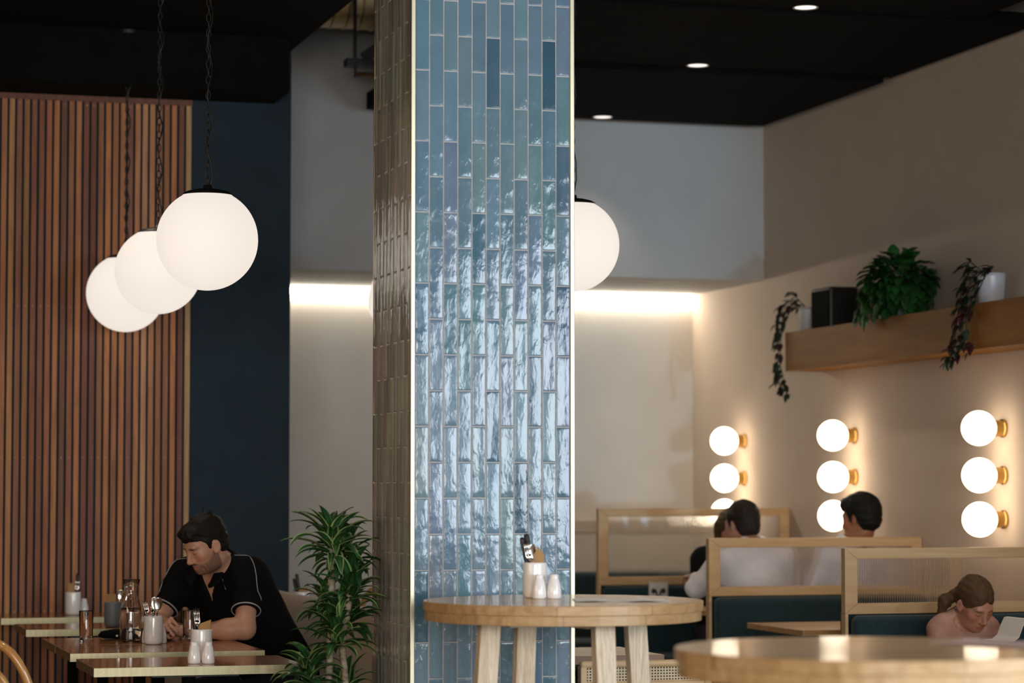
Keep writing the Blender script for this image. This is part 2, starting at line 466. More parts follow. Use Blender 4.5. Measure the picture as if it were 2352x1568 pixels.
def tile_face(mb, u0, u1, ncol, z_joint, pitch, ztop, place, seed, wob=1., cols=TILE_COLS):
    """running-bond vertical tiles; place(u, z, depth) -> world point"""
    rn = random.Random(seed); w = (u1 - u0) / ncol; gap = .0042
    su = [-1, -.965, -.88, -.45, 0, .45, .88, .965, 1]; sd = [.0010, .0003, .00004, 0, 0, 0, .00004, .0003, .0010]
    sz = [-1, -.993, -.972, -.8, -.5, -.2, .1, .4, .7, .9, .972, .993, 1]
    zd = [.0010, .0003, .00004, 0, 0, 0, 0, 0, 0, 0, .00004, .0003, .0010]
    for i in range(ncol):
        cu = u0 + (i + .5) * w
        z = z_joint + (pitch / 2 if i % 2 else 0)
        z -= math.ceil(z / pitch) * pitch
        while z < ztop:
            lo, hi = max(z, .0) + gap / 2, min(z + pitch, ztop) - gap / 2
            z += pitch
            if hi - lo < .02: continue
            mb.col = tuple(c * .80 * rn.uniform(.92, 1.08) for c in rn.choices(cols, [4, 4, 3, 4, 1, 2, 3, 3, 1.5])[0])
            tu, tz = rn.gauss(0, .007) * wob, rn.gauss(0, .003)
            bow = rn.choice((-1, 1, 1)) * rn.uniform(.0003, .0011) * wob; ph = rn.uniform(0, 6)
            vs = []; nu, nz = len(su), len(sz); hw, hz = (w - gap) / 2, (hi - lo) / 2
            for b in range(nz):
                for a in range(nu):
                    d = -max(sd[a], zd[b]) + tu * su[a] * hw + tz * sz[b] * hz + bow * (1 - su[a] ** 2) + .0004 * math.sin(3 * sz[b] + ph) * su[a]
                    vs.append(place(cu + su[a] * hw, (lo + hi) / 2 + sz[b] * hz, .0025 + d))
            mb.add(vs, [(b * nu + a, b * nu + a + 1, (b + 1) * nu + a + 1, (b + 1) * nu + a) for b in range(nz - 1) for a in range(nu - 1)])
pil = thing('tiled_pillar', 'tall square pillar clad in glossy blue vertical tiles with brass corner edges', 'pillar', (PX0, PY0, 0))
TR = .0125
core = MB().box((.004, .004, 0), (PX1 - PX0 - .004, PY1 - PY0 - .004, 4.599)); core.build('pillar_core', M_grout, pil)
for nm, uu, plc, sd_, n in (('tile_face', (TR, PX1 - PX0 - TR), lambda u, z, d: (u, .004 - d, z), 3, 11),
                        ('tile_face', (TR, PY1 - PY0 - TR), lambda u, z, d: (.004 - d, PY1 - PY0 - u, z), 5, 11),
                        ('tile_face', (TR, PY1 - PY0 - TR), lambda u, z, d: (PX1 - PX0 - .004 + d, u, z), 8, 11),
                        ('tile_face', (TR, PX1 - PX0 - TR), lambda u, z, d: (PX1 - PX0 - u, PY1 - PY0 - .004 + d, z), 9, 11)):
    mb = MB(); tile_face(mb, uu[0], uu[1], n, 2.855 if sd_ != 5 else 2.91, .2465, 4.598, plc, sd_, 1. if sd_ == 3 else 1.9, TILE_REFLECT if sd_ == 5 else TILE_COLS); o = mb.build(nm, M_tile, pil, smooth=True)
    if sd_ == 5: o['label'] = 'blue glazed tiles greyed by painted warm reflections'
for x, y, sx, sy in ((0, 0, 1, 1), (PX1 - PX0, 0, -1, 1), (0, PY1 - PY0, 1, -1), (PX1 - PX0, PY1 - PY0, -1, -1)):
    mb = MB()
    lo = (min(x, x + sx * TR), min(y - sy * .003, y + sy * .012), 0); hi = (max(x, x + sx * TR), max(y - sy * .003, y + sy * .012), 4.598)
    if sy < 0: lo = (min(x + sx * .002, x + sx * TR), PY1 - PY0 - .012, 0); hi = (max(x + sx * .002, x + sx * TR), PY1 - PY0 + .001, 4.598)
    else: lo = (lo[0] - (.003 if sx > 0 else 0), lo[1], 0); hi = (hi[0] + (.003 if sx < 0 else 0), hi[1], hi[2])
    mb.box(lo, hi); mb.build('brass_trim', M_trim, pil, bevel=.002)

# ------------------------------------------------------------------ timber slat cladding
sl = thing('slat_cladding', 'vertical cedar slat cladding in mixed browns on the dark navy wall', 'wall cladding', (0, 13.45, 0))
mb = MB(); rn = random.Random(21)
SC = [(.46, .20, .072), (.36, .148, .052), (.26, .100, .038), (.53, .265, .105), (.40, .19, .064), (.19, .075, .035), (.30, .13, .07), (.46, .24, .10), (.42, .22, .13), (.11, .05, .028), (.56, .33, .17), (.36, .17, .055)]
SW = [3, 3, 2.6, 2.4, 2.6, 2.4, 2.6, 2, 1.6, 1.8, .9, 2.2]
xs = [2.171 - .0265 - i * .03865 for i in range(120)]
for i, x in enumerate(xs):
    mb.cur = 0; mb.col = tuple(min(1, c * 1.06 * rn.uniform(.88, 1.14)) for c in (SC[10] if i == 0 else rn.choices(SC, SW)[0]))
    mb.box((x, rn.uniform(-.001, .001), 0), (x + .0265, .0185, 3.444))
    mb.cur = 1; mb.col = (1., .999, 1.)
    for z in (.775, 1.57, 2.36, 3.425): mb.lathe([(0, 0), (.0019, 0), (.0015, .0008), (0, .001)], 8, (x + .013 + rn.uniform(-.002, .002), -.0008, z), (0, -1, 0))
mb.build('slats', [M_slat, M_screw], sl)
mb = MB(); mb.col = (.16, .060, .028); mb.box((xs[-1] - .01, -.006, 3.444), (2.176, .0185, 3.474)); mb.build('top_rail', M_slat, sl)

# ------------------------------------------------------------------ pendant globes
M_globe = emit('opal_glass_lit', (1., .90, .80), .84, (.30, .29, .27))
def make_pendant(loc, zc, label, R=.2):
    t = thing('globe_pendant', label, 'pendant lamp', (loc[0], loc[1], loc[2]), group='opal globe pendants')
    prof = [(0 if i == 0 else R * math.sin(a), -R * math.cos(a)) for i, a in ((i, math.radians(150 * i / 30)) for i in range(31))]
    prof += [(.47 * R, .895 * R), (.42 * R, .925 * R), (.30 * R, .945 * R), (0, .955 * R)]
    MB().lathe(prof, 48).build('globe', M_globe, t, smooth=True)
    MB().lathe([(.50 * R, .878 * R), (.475 * R, .915 * R), (.40 * R, .955 * R), (.26 * R, .99 * R), (.09 * R, 1.01 * R), (.08 * R, 1.08 * R), (0, 1.09 * R)], 36).build('cap', M_dark, t, smooth=True)
    ch = MB(); z = 1.07 * R; k = 0; top = zc - loc[2] - .03
    while z < top - .02:
        pts = []
        for q in range(14):
            a = 2 * pi * q / 14
            u, w = .0085 * math.cos(a), .019 * math.sin(a)
            pts.append((u, 0, z + .019 + w) if k % 2 else (0, u, z + .019 + w))
        ch.tube(pts, .0022, 6, closed=True); z += .031; k += 1
    ch.build('chain', M_dark, t, smooth=True)
    cd = MB(); n = 26
    cd.tube([(.012 * math.sin(i * 1.3) + .006, .012 * math.cos(i * 1.1), 1.05 * R + (top - 1.05 * R) * i / n) for i in range(n + 1)], .003, 6)
    cd.build('cord', M_dark, t, smooth=True)
    MB().lathe([(0, top + .03), (.06, top + .03), (.06, top + .012), (.02, top), (0, top)], 28).build('ceiling_rose', M_dark, t)
    return t
make_pendant((1.674, 9.963, 2.388), 3.767, 'large glowing globe pendant nearest on the left, in front of the navy wall')
make_pendant((1.753, 11.796, 2.417), 3.767, 'glowing globe pendant in the middle of the row of three by the slats')
make_pendant((1.781, 13.1, 2.411), 3.767, 'glowing globe pendant farthest back in the row of three by the slats')
make_pendant((3.329, 10.406, 2.452), 4.6, 'glowing globe pendant half hidden behind the right edge of the tiled pillar')
make_pendant((3.253, 13.064, 2.404), 4.6, 'glowing globe pendant peeking out behind the left edge of the tiled pillar')

# ------------------------------------------------------------------ wall globes
M_globe2 = emit('small_opal_glass_lit', (1., .80, .58), 5.6, (.9, .87, .82))
wl = None
YL = (14.90, 13.22, 11.43)
ROW = {1.707: 'top', 1.475: 'middle', 1.258: 'bottom'}
for y, where in ((YL[2], 'above the girl'), (YL[1], 'next to the black-haired person'), (YL[0], 'nearest the back wall')):
    for z in (1.707, 1.475, 1.258):
        lab = '%s small glowing globe wall lamp in the column of three %s' % (ROW[z], where)
        if wl is None:
            wl = thing('globe_wall_lamp', lab, 'wall lamp', (XW, y, z), group='globe wall lamps')
            MB().ball((-.135, 0, 0), .0865, 28, 18).build('globe', M_globe2, wl, smooth=True)
            MB().lathe([(0, 0), (.046, 0), (.046, .012), (.040, .016), (.040, .056), (.034, .062), (0, .062)], 28, (0, 0, 0), (-1, 0, 0)).build('base', M_brassd, wl, auto=40)
        else: dup(wl, (XW, y, z), label=lab)

# ------------------------------------------------------------------ downlights
dl = None
for (x, y, z), lab in (((4.63, 10.915, 3.645), 'round bright downlight nearest the top edge of the black ceiling'), ((4.689, 12.5, 3.63), 'round downlight in the middle of the black ceiling'), ((4.745, 14.25, 3.605), 'round downlight at the far edge of the black ceiling')):
    if dl is None:
        dl = thing('downlight', lab, 'downlight', (x, y, z), group='downlights')
        MB().lathe([(.052, .0), (.060, -.004), (.060, -.001), (.046, -.001)], 28).build('rim', plain('white_rim', (.8, .8, .8), .4), dl, smooth=True)
        MB().lathe([(0, -.0012), (.050, -.0012)], 28).build('lens', emit('downlight_lens', (1., .9, .82), 1.2), dl)
    else: dup(dl, (x, y, z), label=lab)

# ------------------------------------------------------------------ services under the high ceiling
M_galv = noisy('galvanised_steel', (.62, .47, .27), (.74, .58, .35), 10., .42, metal=1.)  # warm reflected light is put into the steel's golden colour
du = thing('spiral_duct', 'shiny round metal air duct with ribbed seams beside the pillar top', 'duct', (3.9, 13.9, 4.155))
mb = MB().lathe([(.168, -1.15), (.168, 1.9)], 40, ax=(1, 0, 0)); mb.build('pipe', M_galv, du, smooth=True)
mb = MB()
for i in range(38): mb.lathe([(.168, -.006), (.174, -.003), (.174, .003), (.168, .006)], 40, (-1.12 + i * .08, 0, 0), (1, 0, .0))
mb.build('seams', M_galv, du, smooth=True)
for x in (-.6, .9):
    mb = MB(); mb.tube([(x, -.178, .444), (x, -.178, .0)] + [(x, -.178 * math.cos(a), -.178 * math.sin(a)) for a in [pi * k / 16 for k in range(1, 16)]] + [(x, .178, 0), (x, .178, .444)], .004, 6, up=(1, 0, 0)); mb.build('strap', M_dark, du)
tr = thing('cable_tray', 'black hanging service bar with diagonal strut below the duct', 'cable tray', (3.065, 13.7, 3.74))
MB().box((0, -.05, 0), (1.9, .05, .04)).build('bar', M_dark, tr)
for x in (.045, 1.5): MB().box((x, -.008, .04), (x + .017, .008, .86)).build('rod', M_dark, tr)
MB().bar((.10, 0, .05), (1.0, .0, .70), .03, .06).build('strut', M_dark, tr)
MB().tube([(.055, -.02, -.045), (1.9, -.02, -.045)], .012, 12).build('copper_pipe', plain('copper', (.6, .33, .18), .35, 1.), tr, smooth=True)
for x in (.05, 1.6): MB().box((x, -.03, -.06), (x + .01, .01, .0)).build('clip', M_dark, tr)
# ------------------------------------------------------------------ round bar tables
def round_table(loc, label, rot=0.):
    t = thing('bar_table', label, 'bar table', (loc[0], loc[1], 0), rot, group='round oak bar tables')
    R = .452; n = 64
    def disc(r, z0, z1): return MB().prism([(r * math.cos(2 * pi * (k + .5) / n), r * math.sin(2 * pi * (k + .5) / n)) for k in range(n)], z0, z1)
    disc(R, 1.019, 1.05).build('tabletop', M_oak, t, bevel=.0025)
    disc(R - .006, .988, 1.0188).build('under_top', M_oak, t, bevel=.0015)
    for x, y in ((.261, .048), (-.261, -.048), (.048, -.261), (-.048, .261)):
        mb = MB(); k = 1.22
        w, d = .033, .024
        vs = []
        for z, s in ((0, k), (.988, 1.0)):
            cx, cy = x * (1 + (s - 1) * 1.15), y * (1 + (s - 1) * 1.15)
            vs += [(cx - w, cy - d, z), (cx + w, cy - d, z), (cx + w, cy + d, z), (cx - w, cy + d, z)]
        mb.add(vs, [(0, 3, 2, 1), (4, 5, 6, 7), (0, 1, 5, 4), (1, 2, 6, 5), (2, 3, 7, 6), (3, 0, 4, 7)])
        mb.build('leg', M_ash, t, bevel=.003)
    mb = MB(); mb.bar((-.20, -.037, .977), (.20, .037, .977), .05, .02); mb.bar((.037, -.20, .977), (-.037, .20, .977), .05, .02)
    mb.build('apron', M_ash, t)
    mb = MB(); mb.bar((-.285, -.052, .28), (.285, .052, .28), .03, .04); mb.bar((.052, -.285, .28), (-.052, .285, .28), .03, .04)
    mb.build('foot_rail', M_ash, t)
    return t
round_table((2.491, 7.895), 'round two-layer oak bar table with splayed legs in front of the tiled pillar')
round_table((2.418, 5.325), 'blurred round oak bar table in the lower right corner, nearest of all', .35)

# ------------------------------------------------------------------ low brass-edged tables
def low_table(loc, label, sx=.765, sy=.53):
    t = thing('dining_table', label, 'table', loc, group='brass-edged dining tables')
    e = .0025
    MB().box((e, e, .741), (sx - e, sy - e, .770)).build('tabletop', M_top, t, bevel=.001)
    mb = MB(); z0, z1 = .7385, .7695
    mb.box((0, -.0, z0), (sx, e, z1)); mb.box((0, sy - e, z0), (sx, sy, z1)); mb.box((0, e, z0), (e, sy - e, z1)); mb.box((sx - e, e, z0), (sx, sy - e, z1))
    mb.cur = 1
    for x in (.035, .28, .50, .73): mb.lathe([(0, 0), (.0021, 0), (.0017, .0008), (0, .001)], 8, (x * sx / .765, 0, .754), (0, -1, 0))
    for y in (.04, .27, .49): mb.lathe([(0, 0), (.0021, 0), (.0017, .0008), (0, .001)], 8, (0, y * sy / .53, .754), (-1, 0, 0))
    mb.build('brass_edge', [M_brass, M_screw], t)
    MB().lathe([(0, .012), (.026, .012), (.026, .725), (0, .725)], 20, (sx / 2, sy / 2, 0)).build('pedestal', M_black, t, auto=40)
    MB().box((sx / 2 - .16, sy / 2 - .16, .725), (sx / 2 + .16, sy / 2 + .16, .7408)).build('support_plate', M_dark, t)
    MB().lathe([(0, 0), (.21, 0), (.21, .008), (.05, .02), (0, .02)], 32, (sx / 2, sy / 2, 0)).build('base', M_dark, t, auto=40)
    return t
lt = low_table((1.150, 9.20, 0), 'brass-edged wooden table nearest the camera on the left, in front of the dracaena')
dup(lt, (1.163, 10.04, 0), label='brass-edged wooden table with the white spoon cup on its front edge seam')
dup(lt, (1.163, 10.574, 0), label='brass-edged wooden table under the forearms of the man in black')
dup(lt, (1.166, 11.79, 0), label='brass-edged wooden table holding the grey cup behind the carafe')
dup(lt, (1.150, 12.87, 0), label='brass-edged wooden table against the slat cladding, farthest back')
ot = thing('dining_table', 'pale oak table behind the legs of the pillar bar table', 'table', (2.59, 9.335, 0))
MB().box((0, 0, .738), (.765, .53, .770)).build('tabletop', M_oak, ot, bevel=.002)
MB().lathe([(0, .012), (.035, .012), (.035, .737), (0, .737)], 20, (.38, .265, 0)).build('pedestal', M_dark, ot, auto=40)
MB().lathe([(0, 0), (.21, 0), (.21, .008), (.05, .02), (0, .02)], 32, (.38, .265, 0)).build('base', M_dark, ot, auto=40)
dup(lt, (2.62, 12.55, 0), label='brass-edged wooden table behind the banquette, mostly hidden by the dracaena')

# ------------------------------------------------------------------ bentwood chairs
def arch(w, h, z0, lean, n=40, y0=0., flare=.0):
    pts = []
    for i in range(n + 1):
        a = pi * i / n
        x = -w * math.copysign(abs(math.cos(a)) ** .75, math.cos(a)); z = h * math.sin(a) ** .8
        pts.append((x * (1 + flare * (1 - z / h)), y0 + lean * z, z0 + z))
    return pts
def bent_chair(loc, rz, label):
    """seat faces local -Y"""
    t = thing('bentwood_chair', label, 'chair', loc, rz, group='bentwood chairs')
    MB().tube(arch(.205, .43, .455, .20, y0=.17), .0155, 12).build('back_hoop', M_bent, t, smooth=True)
    MB().tube(arch(.135, .335, .455, .20, y0=.175), .0125, 12).build('inner_hoop', M_bent, t, smooth=True)
    mb = MB(); mb.tube([(.0, .175, .455), (0, .20, .62), (0, .235, .79)], [.02, .026, .02], 10, flat=.35, up=(0, 1, 0)); mb.build('splat', M_bent, t, smooth=True)
    mb = MB().lathe([(0, .435), (.205, .435), (.212, .445), (.205, .458), (.17, .452), (0, .448)], 36); mb.build('seat', M_bent, t, smooth=True)
    for sx, sy in ((-1, -1), (1, -1), (-1, 1), (1, 1)):
        MB().tube([(sx * .15, sy * .15, .44), (sx * .175, sy * .18, .2), (sx * .19, sy * (.20 if sy < 0 else .24), 0)], [.017, .0155, .012], 10).build('leg', M_bent, t, smooth=True)
    MB().tube([(.165 * math.cos(2 * pi * k / 24), .165 * math.sin(2 * pi * k / 24), .24) for k in range(24)], .009, 8, closed=True).build('leg_ring', M_bent, t, smooth=True)
    return t
bc = bent_chair((.86, 9.27, 0), math.radians(150), 'honey-coloured bentwood chair at the left edge, the farther of the two beside the low tables')
dup(bc, (.69, 8.02, 0), (0, 0, math.radians(150)), label='honey-coloured bentwood chair in the lower left corner, the nearer of the two')
dup(bc, (3.34, 13.42, 0), (0, 0, .1), label='bentwood chair glimpsed between the dracaena leaves and the pillar')

# cane chair and plywood chair by the pillar
def cane_chair(loc, rz, label):
    t = thing('cane_chair', label, 'chair', loc, rz)
    MB().box((-.25, .213, .764), (.25, .245, .790)).build('top_rail', M_pine, t, bevel=.012, seg=3)
    MB().box((-.25, .215, .680), (.25, .24, .714)).build('lower_rail', M_pine, t, bevel=.006)
    mb = MB()
    # woven cane: a sheet of strands with small holes between them
    nx, nz = 40, 5; x0, x1, z0, z1 = -.225, .225, .714, .766
    dx, dz = (x1 - x0) / nx, (z1 - z0) / nz
    for i in range(nx + 1): mb.box((x0 + i * dx - dx * .26, .226, z0), (x0 + i * dx + dx * .26, .2275, z1))
    for j in range(nz + 1): mb.box((x0, .2275, z0 + j * dz - dz * .26), (x1, .229, z0 + j * dz + dz * .26))
    mb.build('cane_panel', noisy('natural_cane', (.58, .47, .30), (.70, .58, .40), 50., .6), t)
    for sx in (-1, 1):
        MB().box((sx * .2375 - .0125, .205, 0), (sx * .2375 + .0125, .245, .77)).build('rear_leg', M_pine, t, bevel=.004)
        MB().box((sx * .23 - .015, -.24, 0), (sx * .23 + .015, -.21, .44)).build('front_leg', M_pine, t, bevel=.004)
    MB().box((-.245, -.245, .44), (.245, .20, .475)).build('seat', M_beige, t, bevel=.015, seg=3)
    return t
cane_chair((3.085, 9.02, 0), math.radians(180), 'cane-backed chair seen between the legs of the pillar bar table')
pc = thing('plywood_chair', 'orange-toned plywood chair back beside the lower right edge of the pillar', 'chair', (3.13, 10.36, 0))
M_ply = wood('orange_plywood', (.40, .18, .045), (.52, .26, .075), 'X', 20., .4)
mb = MB(); 
for j in range(9):
    pass
mb.add([(x, .02 * math.cos(x * 8) + dy, z) for dy in (0, .014) for z in (.66, .835) for x in [(-.19 + .38 * i / 12) for i in range(13)]],
       [(i, i + 1, 14 + i, 13 + i) for i in range(12)] + [(26 + i, 39 + i, 40 + i, 27 + i) for i in range(12)] + [(13 + i, 14 + i, 40 + i, 39 + i) for i in range(12)] + [(i + 1, i, 26 + i, 27 + i) for i in range(12)] + [(0, 13, 39, 26), (12, 38, 51, 25)])
mb.build('backrest', M_ply, pc)
MB().box((-.2, -.36, .44), (.2, .0, .458)).build('seat', M_ply, pc, bevel=.006)
for x in (-.165, .165):
    MB().tube([(x, .016, .82), (x, .0, .45), (x, .03, 0)], .011, 10).build('rear_leg', M_dark, pc, smooth=True)
    MB().tube([(x, -.34, .44), (x, -.35, 0)], .011, 10).build('front_leg', M_dark, pc, smooth=True)

# ------------------------------------------------------------------ banquette behind the man
bq = thing('banquette', 'long beige upholstered banquette behind the man in black and the dracaena', 'banquette', (1.98, 9.20, 0))
def cushion(name, lo, hi, r, seg=4): return MB().box(lo, hi).build(name, M_beige, bq, bevel=r, seg=seg)
cushion('backrest', (.42, .0, .40), (.565, 1.86, .905), .07, 6)
cushion('backrest', (.42, 1.865, .40), (.565, 4.23, .905), .07, 6)
cushion('seat', (.0, .0, .33), (.418, 1.86, .46), .04)
cushion('seat', (.0, 1.865, .33), (.418, 4.23, .46), .04)
MB().box((.02, .02, 0), (.55, 4.22, .329)).build('plinth', M_dark, bq)

# ------------------------------------------------------------------ booths
def rib_glass(w, h, pitch=.0115, amp=.0016):
    """reeded pane standing in the XZ plane, ribs on the far side"""
    mb = MB(); n = int(w / pitch) * 8; vs = []
    for i in range(n + 1):
        x = w * i / n; d = .006 + amp * abs(math.sin(pi * x / pitch))
        vs += [(x, 0, 0), (x, 0, h), (x, d, 0), (x, d, h)]
    fs = []
    for i in range(n):
        a, b = 4 * i, 4 * i + 4
        fs += [(a, b, b + 1, a + 1), (a + 2, a + 3, b + 3, b + 2), (a + 1, b + 1, b + 3, a + 3), (a, a + 2, b + 2, b)]
    fs += [(0, 1, 3, 2), (4 * n, 4 * n + 2, 4 * n + 3, 4 * n + 1)]
    return mb.add(vs, fs)
M_rib = glass('reeded_glass', (.96, .97, .96), .03, 1.3)
def _half_clear(m):      # half of the pane lets light straight through, so what stands behind it is lit
    nt = m.node_tree; out = nt.nodes['Material Output']; pb = nt.nodes['Principled BSDF']
    tr = N(nt, 'ShaderNodeBsdfTransparent'); mx = N(nt, 'ShaderNodeMixShader'); mx.inputs[0].default_value = .45
    L(nt, pb.outputs[0], mx.inputs[1]); L(nt, tr.outputs[0], mx.inputs[2]); L(nt, mx.outputs[0], out.inputs['Surface'])
_half_clear(M_rib)
def booth(y, z0, zt, label, x0=4.687, rear=True):
    t = thing('booth_bench', label, 'booth bench', (x0, y, 0), group='teal booth benches with reeded glass screens')
    w = XW - .004 - x0; th = .045
    mb = MB()
    def mitre(a, b, c, d):  # flat quad in XZ extruded over the frame depth
        mb.add([(p[0], 0, p[1]) for p in (a, b, c, d)] + [(p[0], th, p[1]) for p in (a, b, c, d)], [(0, 1, 2, 3), (7, 6, 5, 4), (0, 4, 5, 1), (1, 5, 6, 2), (2, 6, 7, 3), (3, 7, 4, 0)])
    rw = .048; pw = .062
    fr = MB()
    MB_ = mb
    mitre((0, zt), (pw, zt - rw), (w - pw, zt - rw), (w, zt)); fr_top = mb.build('top_rail', M_pine, t, bevel=.003)
    mb = MB(); mitre((0, z0), (w, z0), (w - pw, z0 + rw), (pw, z0 + rw)); mb.build('bottom_rail', M_pine, t, bevel=.003)
    mb = MB(); mitre((0, z0), (pw, z0 + rw), (pw, zt - rw), (0, zt)); mb.build('side_post', M_pine, t, bevel=.003)
    mb = MB(); mitre((w, z0), (w, zt), (w - pw, zt - rw), (w - pw, z0 + rw)); mb.build('side_post', M_pine, t, bevel=.003)
    rib_glass(w - 2 * pw + .01, zt - z0 - 2 * rw + .01).build('reeded_glass', M_rib, t, loc=(pw - .005, .018, z0 + rw - .005))
    MB().box((0, 0, 0), (.014, th, z0)).build('end_panel', M_pine, t)
    MB().box((.018, -.075, .40), (w, .001, z0 - .004)).build('backrest', M_teal, t, bevel=.03, seg=4)
    MB().box((.018, -.50, .33), (w, -.078, .46)).build('seat', M_teal, t, bevel=.03, seg=4)
    MB().box((.03, -.46, 0), (w, -.02, .329)).build('plinth', M_dark, t)
    if rear:
        MB().box((.018, th - .001, .40), (w, th + .075, z0 + .028)).build('backrest', M_teal, t, bevel=.03, seg=4)
        MB().box((.018, th + .078, .33), (w, th + .50, .46)).build('seat', M_teal, t, bevel=.03, seg=4)
        MB().box((.03, th + .02, 0), (w, th + .46, .329)).build('plinth', M_dark, t)
    return t
booth(14.17, .848, 1.295, 'teal booth bench with tall wood-framed reeded screen farthest back, carrying the small white card')
booth(12.36, .857, 1.155, 'teal booth bench with wood-framed reeded screen behind which the two people in white sit')
booth(10.64, .845, 1.141, 'teal booth bench with wood-framed reeded screen directly behind the girl')
bb = thing('wall_bench', 'dark teal bench back along the back wall, left of the booths', 'bench', (4.2, 15.36, 0))
MB().box((0, .30, .40), (XW - 4.2 - .01, .42, .875)).build('backrest', M_teal, bb, bevel=.03, seg=4)
MB().box((0, -.10, .33), (XW - 4.2 - .01, .298, .46)).build('seat', M_teal, bb, bevel=.03, seg=4)
MB().box((.02, -.06, 0), (XW - 4.2 - .02, .40, .329)).build('plinth', M_dark, bb)

bt = thing('booth_table', 'oak booth table between the middle and front booth screens', 'table', (4.675, 11.10, 0))
MB().box((0, 0, .722), (1.17, .71, .75)).build('tabletop', wood('oak_table', (.38, .20, .075), (.56, .33, .14), 'X', 20., .4, .2), bt, bevel=.003)
MB().lathe([(0, .012), (.04, .012), (.04, .721), (0, .721)], 20, (.58, .355, 0)).build('pedestal', M_dark, bt, auto=40)
MB().lathe([(0, 0), (.24, 0), (.24, .01), (0, .02)], 28, (.58, .355, 0)).build('base', M_dark, bt, auto=40)
bt2 = thing('booth_table', 'oak booth table hidden between the two people in white and the farthest bench', 'table', (4.70, 13.06, 0))
MB().box((0, 0, .722), (1.15, .62, .75)).build('tabletop', bpy.data.materials['oak_table'], bt2, bevel=.003)
MB().lathe([(0, .0), (.04, .0), (.04, .721), (0, .721)], 20, (.58, .31, 0)).build('pedestal', M_dark, bt2, auto=40)
bt3 = thing('booth_table', 'oak booth table in front of the girl behind the corner bar table', 'table', (4.72, 9.26, 0))
MB().box((0, 0, .682), (1.14, .72, .71)).build('tabletop', bpy.data.materials['oak_table'], bt3, bevel=.003)
MB().lathe([(0, .0), (.04, .0), (.04, .681), (0, .681)], 20, (.58, .36, 0)).build('pedestal', M_dark, bt3, auto=40)

# small card on the farthest bench
cd = thing('sign_card', 'small white card with a dark two-winged mark on the farthest teal bench', 'sign', (5.027, 14.090, .808))
MB().box((-.058, -.003, -.058), (.058, 0, .058)).build('card', M_paper, cd, bevel=.001)
mb = MB()
for s in (-1, 1):      # the mark: two leaning curls
    mb.tube([(s * .006, -.0035, -.026), (s * .012, -.0035, -.002), (s * .022, -.0035, .012), (s * .034, -.0035, .016), (s * .038, -.0035, .006), (s * .030, -.0035, -.004), (s * .020, -.0035, .002)], [.003, .006, .008, .008, .008, .006, .004], 8)
mb.build('mark', M_dark, cd)

# ------------------------------------------------------------------ wall shelf
M_sh = M_oake
for (y0, y1, dx, lab) in ((11.225, 13.66, .0, 'long floating oak box shelf on the right wall'), (9.6, 11.215, .006, 'floating oak box shelf cut by the right edge, end to end with the long one')):
    s = thing('wall_shelf', lab, 'shelf', (XW, y0, 2.085), group='oak box shelves')
    l = y1 - y0; xf = -.235 - dx
    MB().box((xf, 0, 0), (xf + .018, l, .222)).build('front_board', M_sh, s, bevel=.001)
    MB().box((xf + .018, 0, 0), (-.001, l, .018)).build('bottom_board', M_sh, s)
    MB().box((xf + .018, 0, .14), (-.001, l, .158)).build('top_board', M_sh, s)
    for yy in (.0, l - .018): MB().box((xf + .0185, yy + .0005, .0185), (-.001, yy + .0175, .1395)).build('end_board', M_sh, s)
# ------------------------------------------------------------------ tableware
CUP = [(0, 0), (.026, 0), (.033, .002), (.0375, .008), (.0395, .018), (.040, .05), (.0395, .110), (.0385, .116), (.0365, .1168), (.035, .114), (.0345, .02), (.030, .010), (0, .008)]
SHK = [(0, 0), (.019, 0), (.0225, .002), (.0236, .008), (.0236, .022), (.0215, .040), (.0175, .056), (.0150, .066), (.0143, .070), (.0143, .077), (.0132, .0795), (0, .080)]
TUM = [(0, 0), (.026, 0), (.0275, .002), (.0278, .012), (.0305, .126), (.0300, .1275), (.0293, .126), (.0265, .016), (.025, .013), (0, .012)]
CAR = [(0, 0), (.040, 0), (.0445, .003), (.0455, .010), (.0455, .06), (.0450, .12), (.0425, .145), (.0350, .172), (.0285, .195), (.0275, .208), (.0295, .225), (.0375, .259), (.0372, .2605), (.0362, .259), (.0283, .226), (.0262, .208), (.0272, .195), (.0337, .172), (.0412, .145), (.0436, .12), (.0441, .06), (.0440, .010), (.042, .006), (0, .005)]
WAT = [(0, .0056), (.0418, .0066), (.0438, .0105), (.0438, .06), (.0433, .12), (.0412, .143), (0, .143)]
ZB, ZT = 1.0502, .7702
def lathe_obj(name, prof, m, loc, label, cat, group=None, n=40):
    return tag(MB().lathe(prof, n).build(name, m, loc=loc, smooth=True), label, cat, group)
cup0 = lathe_obj('cutlery_cup', CUP, M_ceramic, (2.447, 8.062, ZB), 'white ceramic cutlery cup on the pillar bar table', 'cup', 'white cutlery cups')
dup(cup0, (1.585, 9.50, ZT), label='white ceramic cutlery cup behind two shakers on the nearest low table')
dup(cup0, (1.560, 10.545, ZT), label='white ceramic cutlery cup full of spoons beside the carafe')
dup(cup0, (1.530, 13.11, ZT), label='white ceramic cutlery cup on the farthest low table by the slats')
dup(cup0, (2.652, 12.825, ZT), label='white ceramic cutlery cup behind the banquette by the navy wall edge')
lathe_obj('cutlery_cup', CUP, M_grey, (1.572, 11.90, ZT), 'grey ceramic cutlery cup behind the carafe', 'cup')
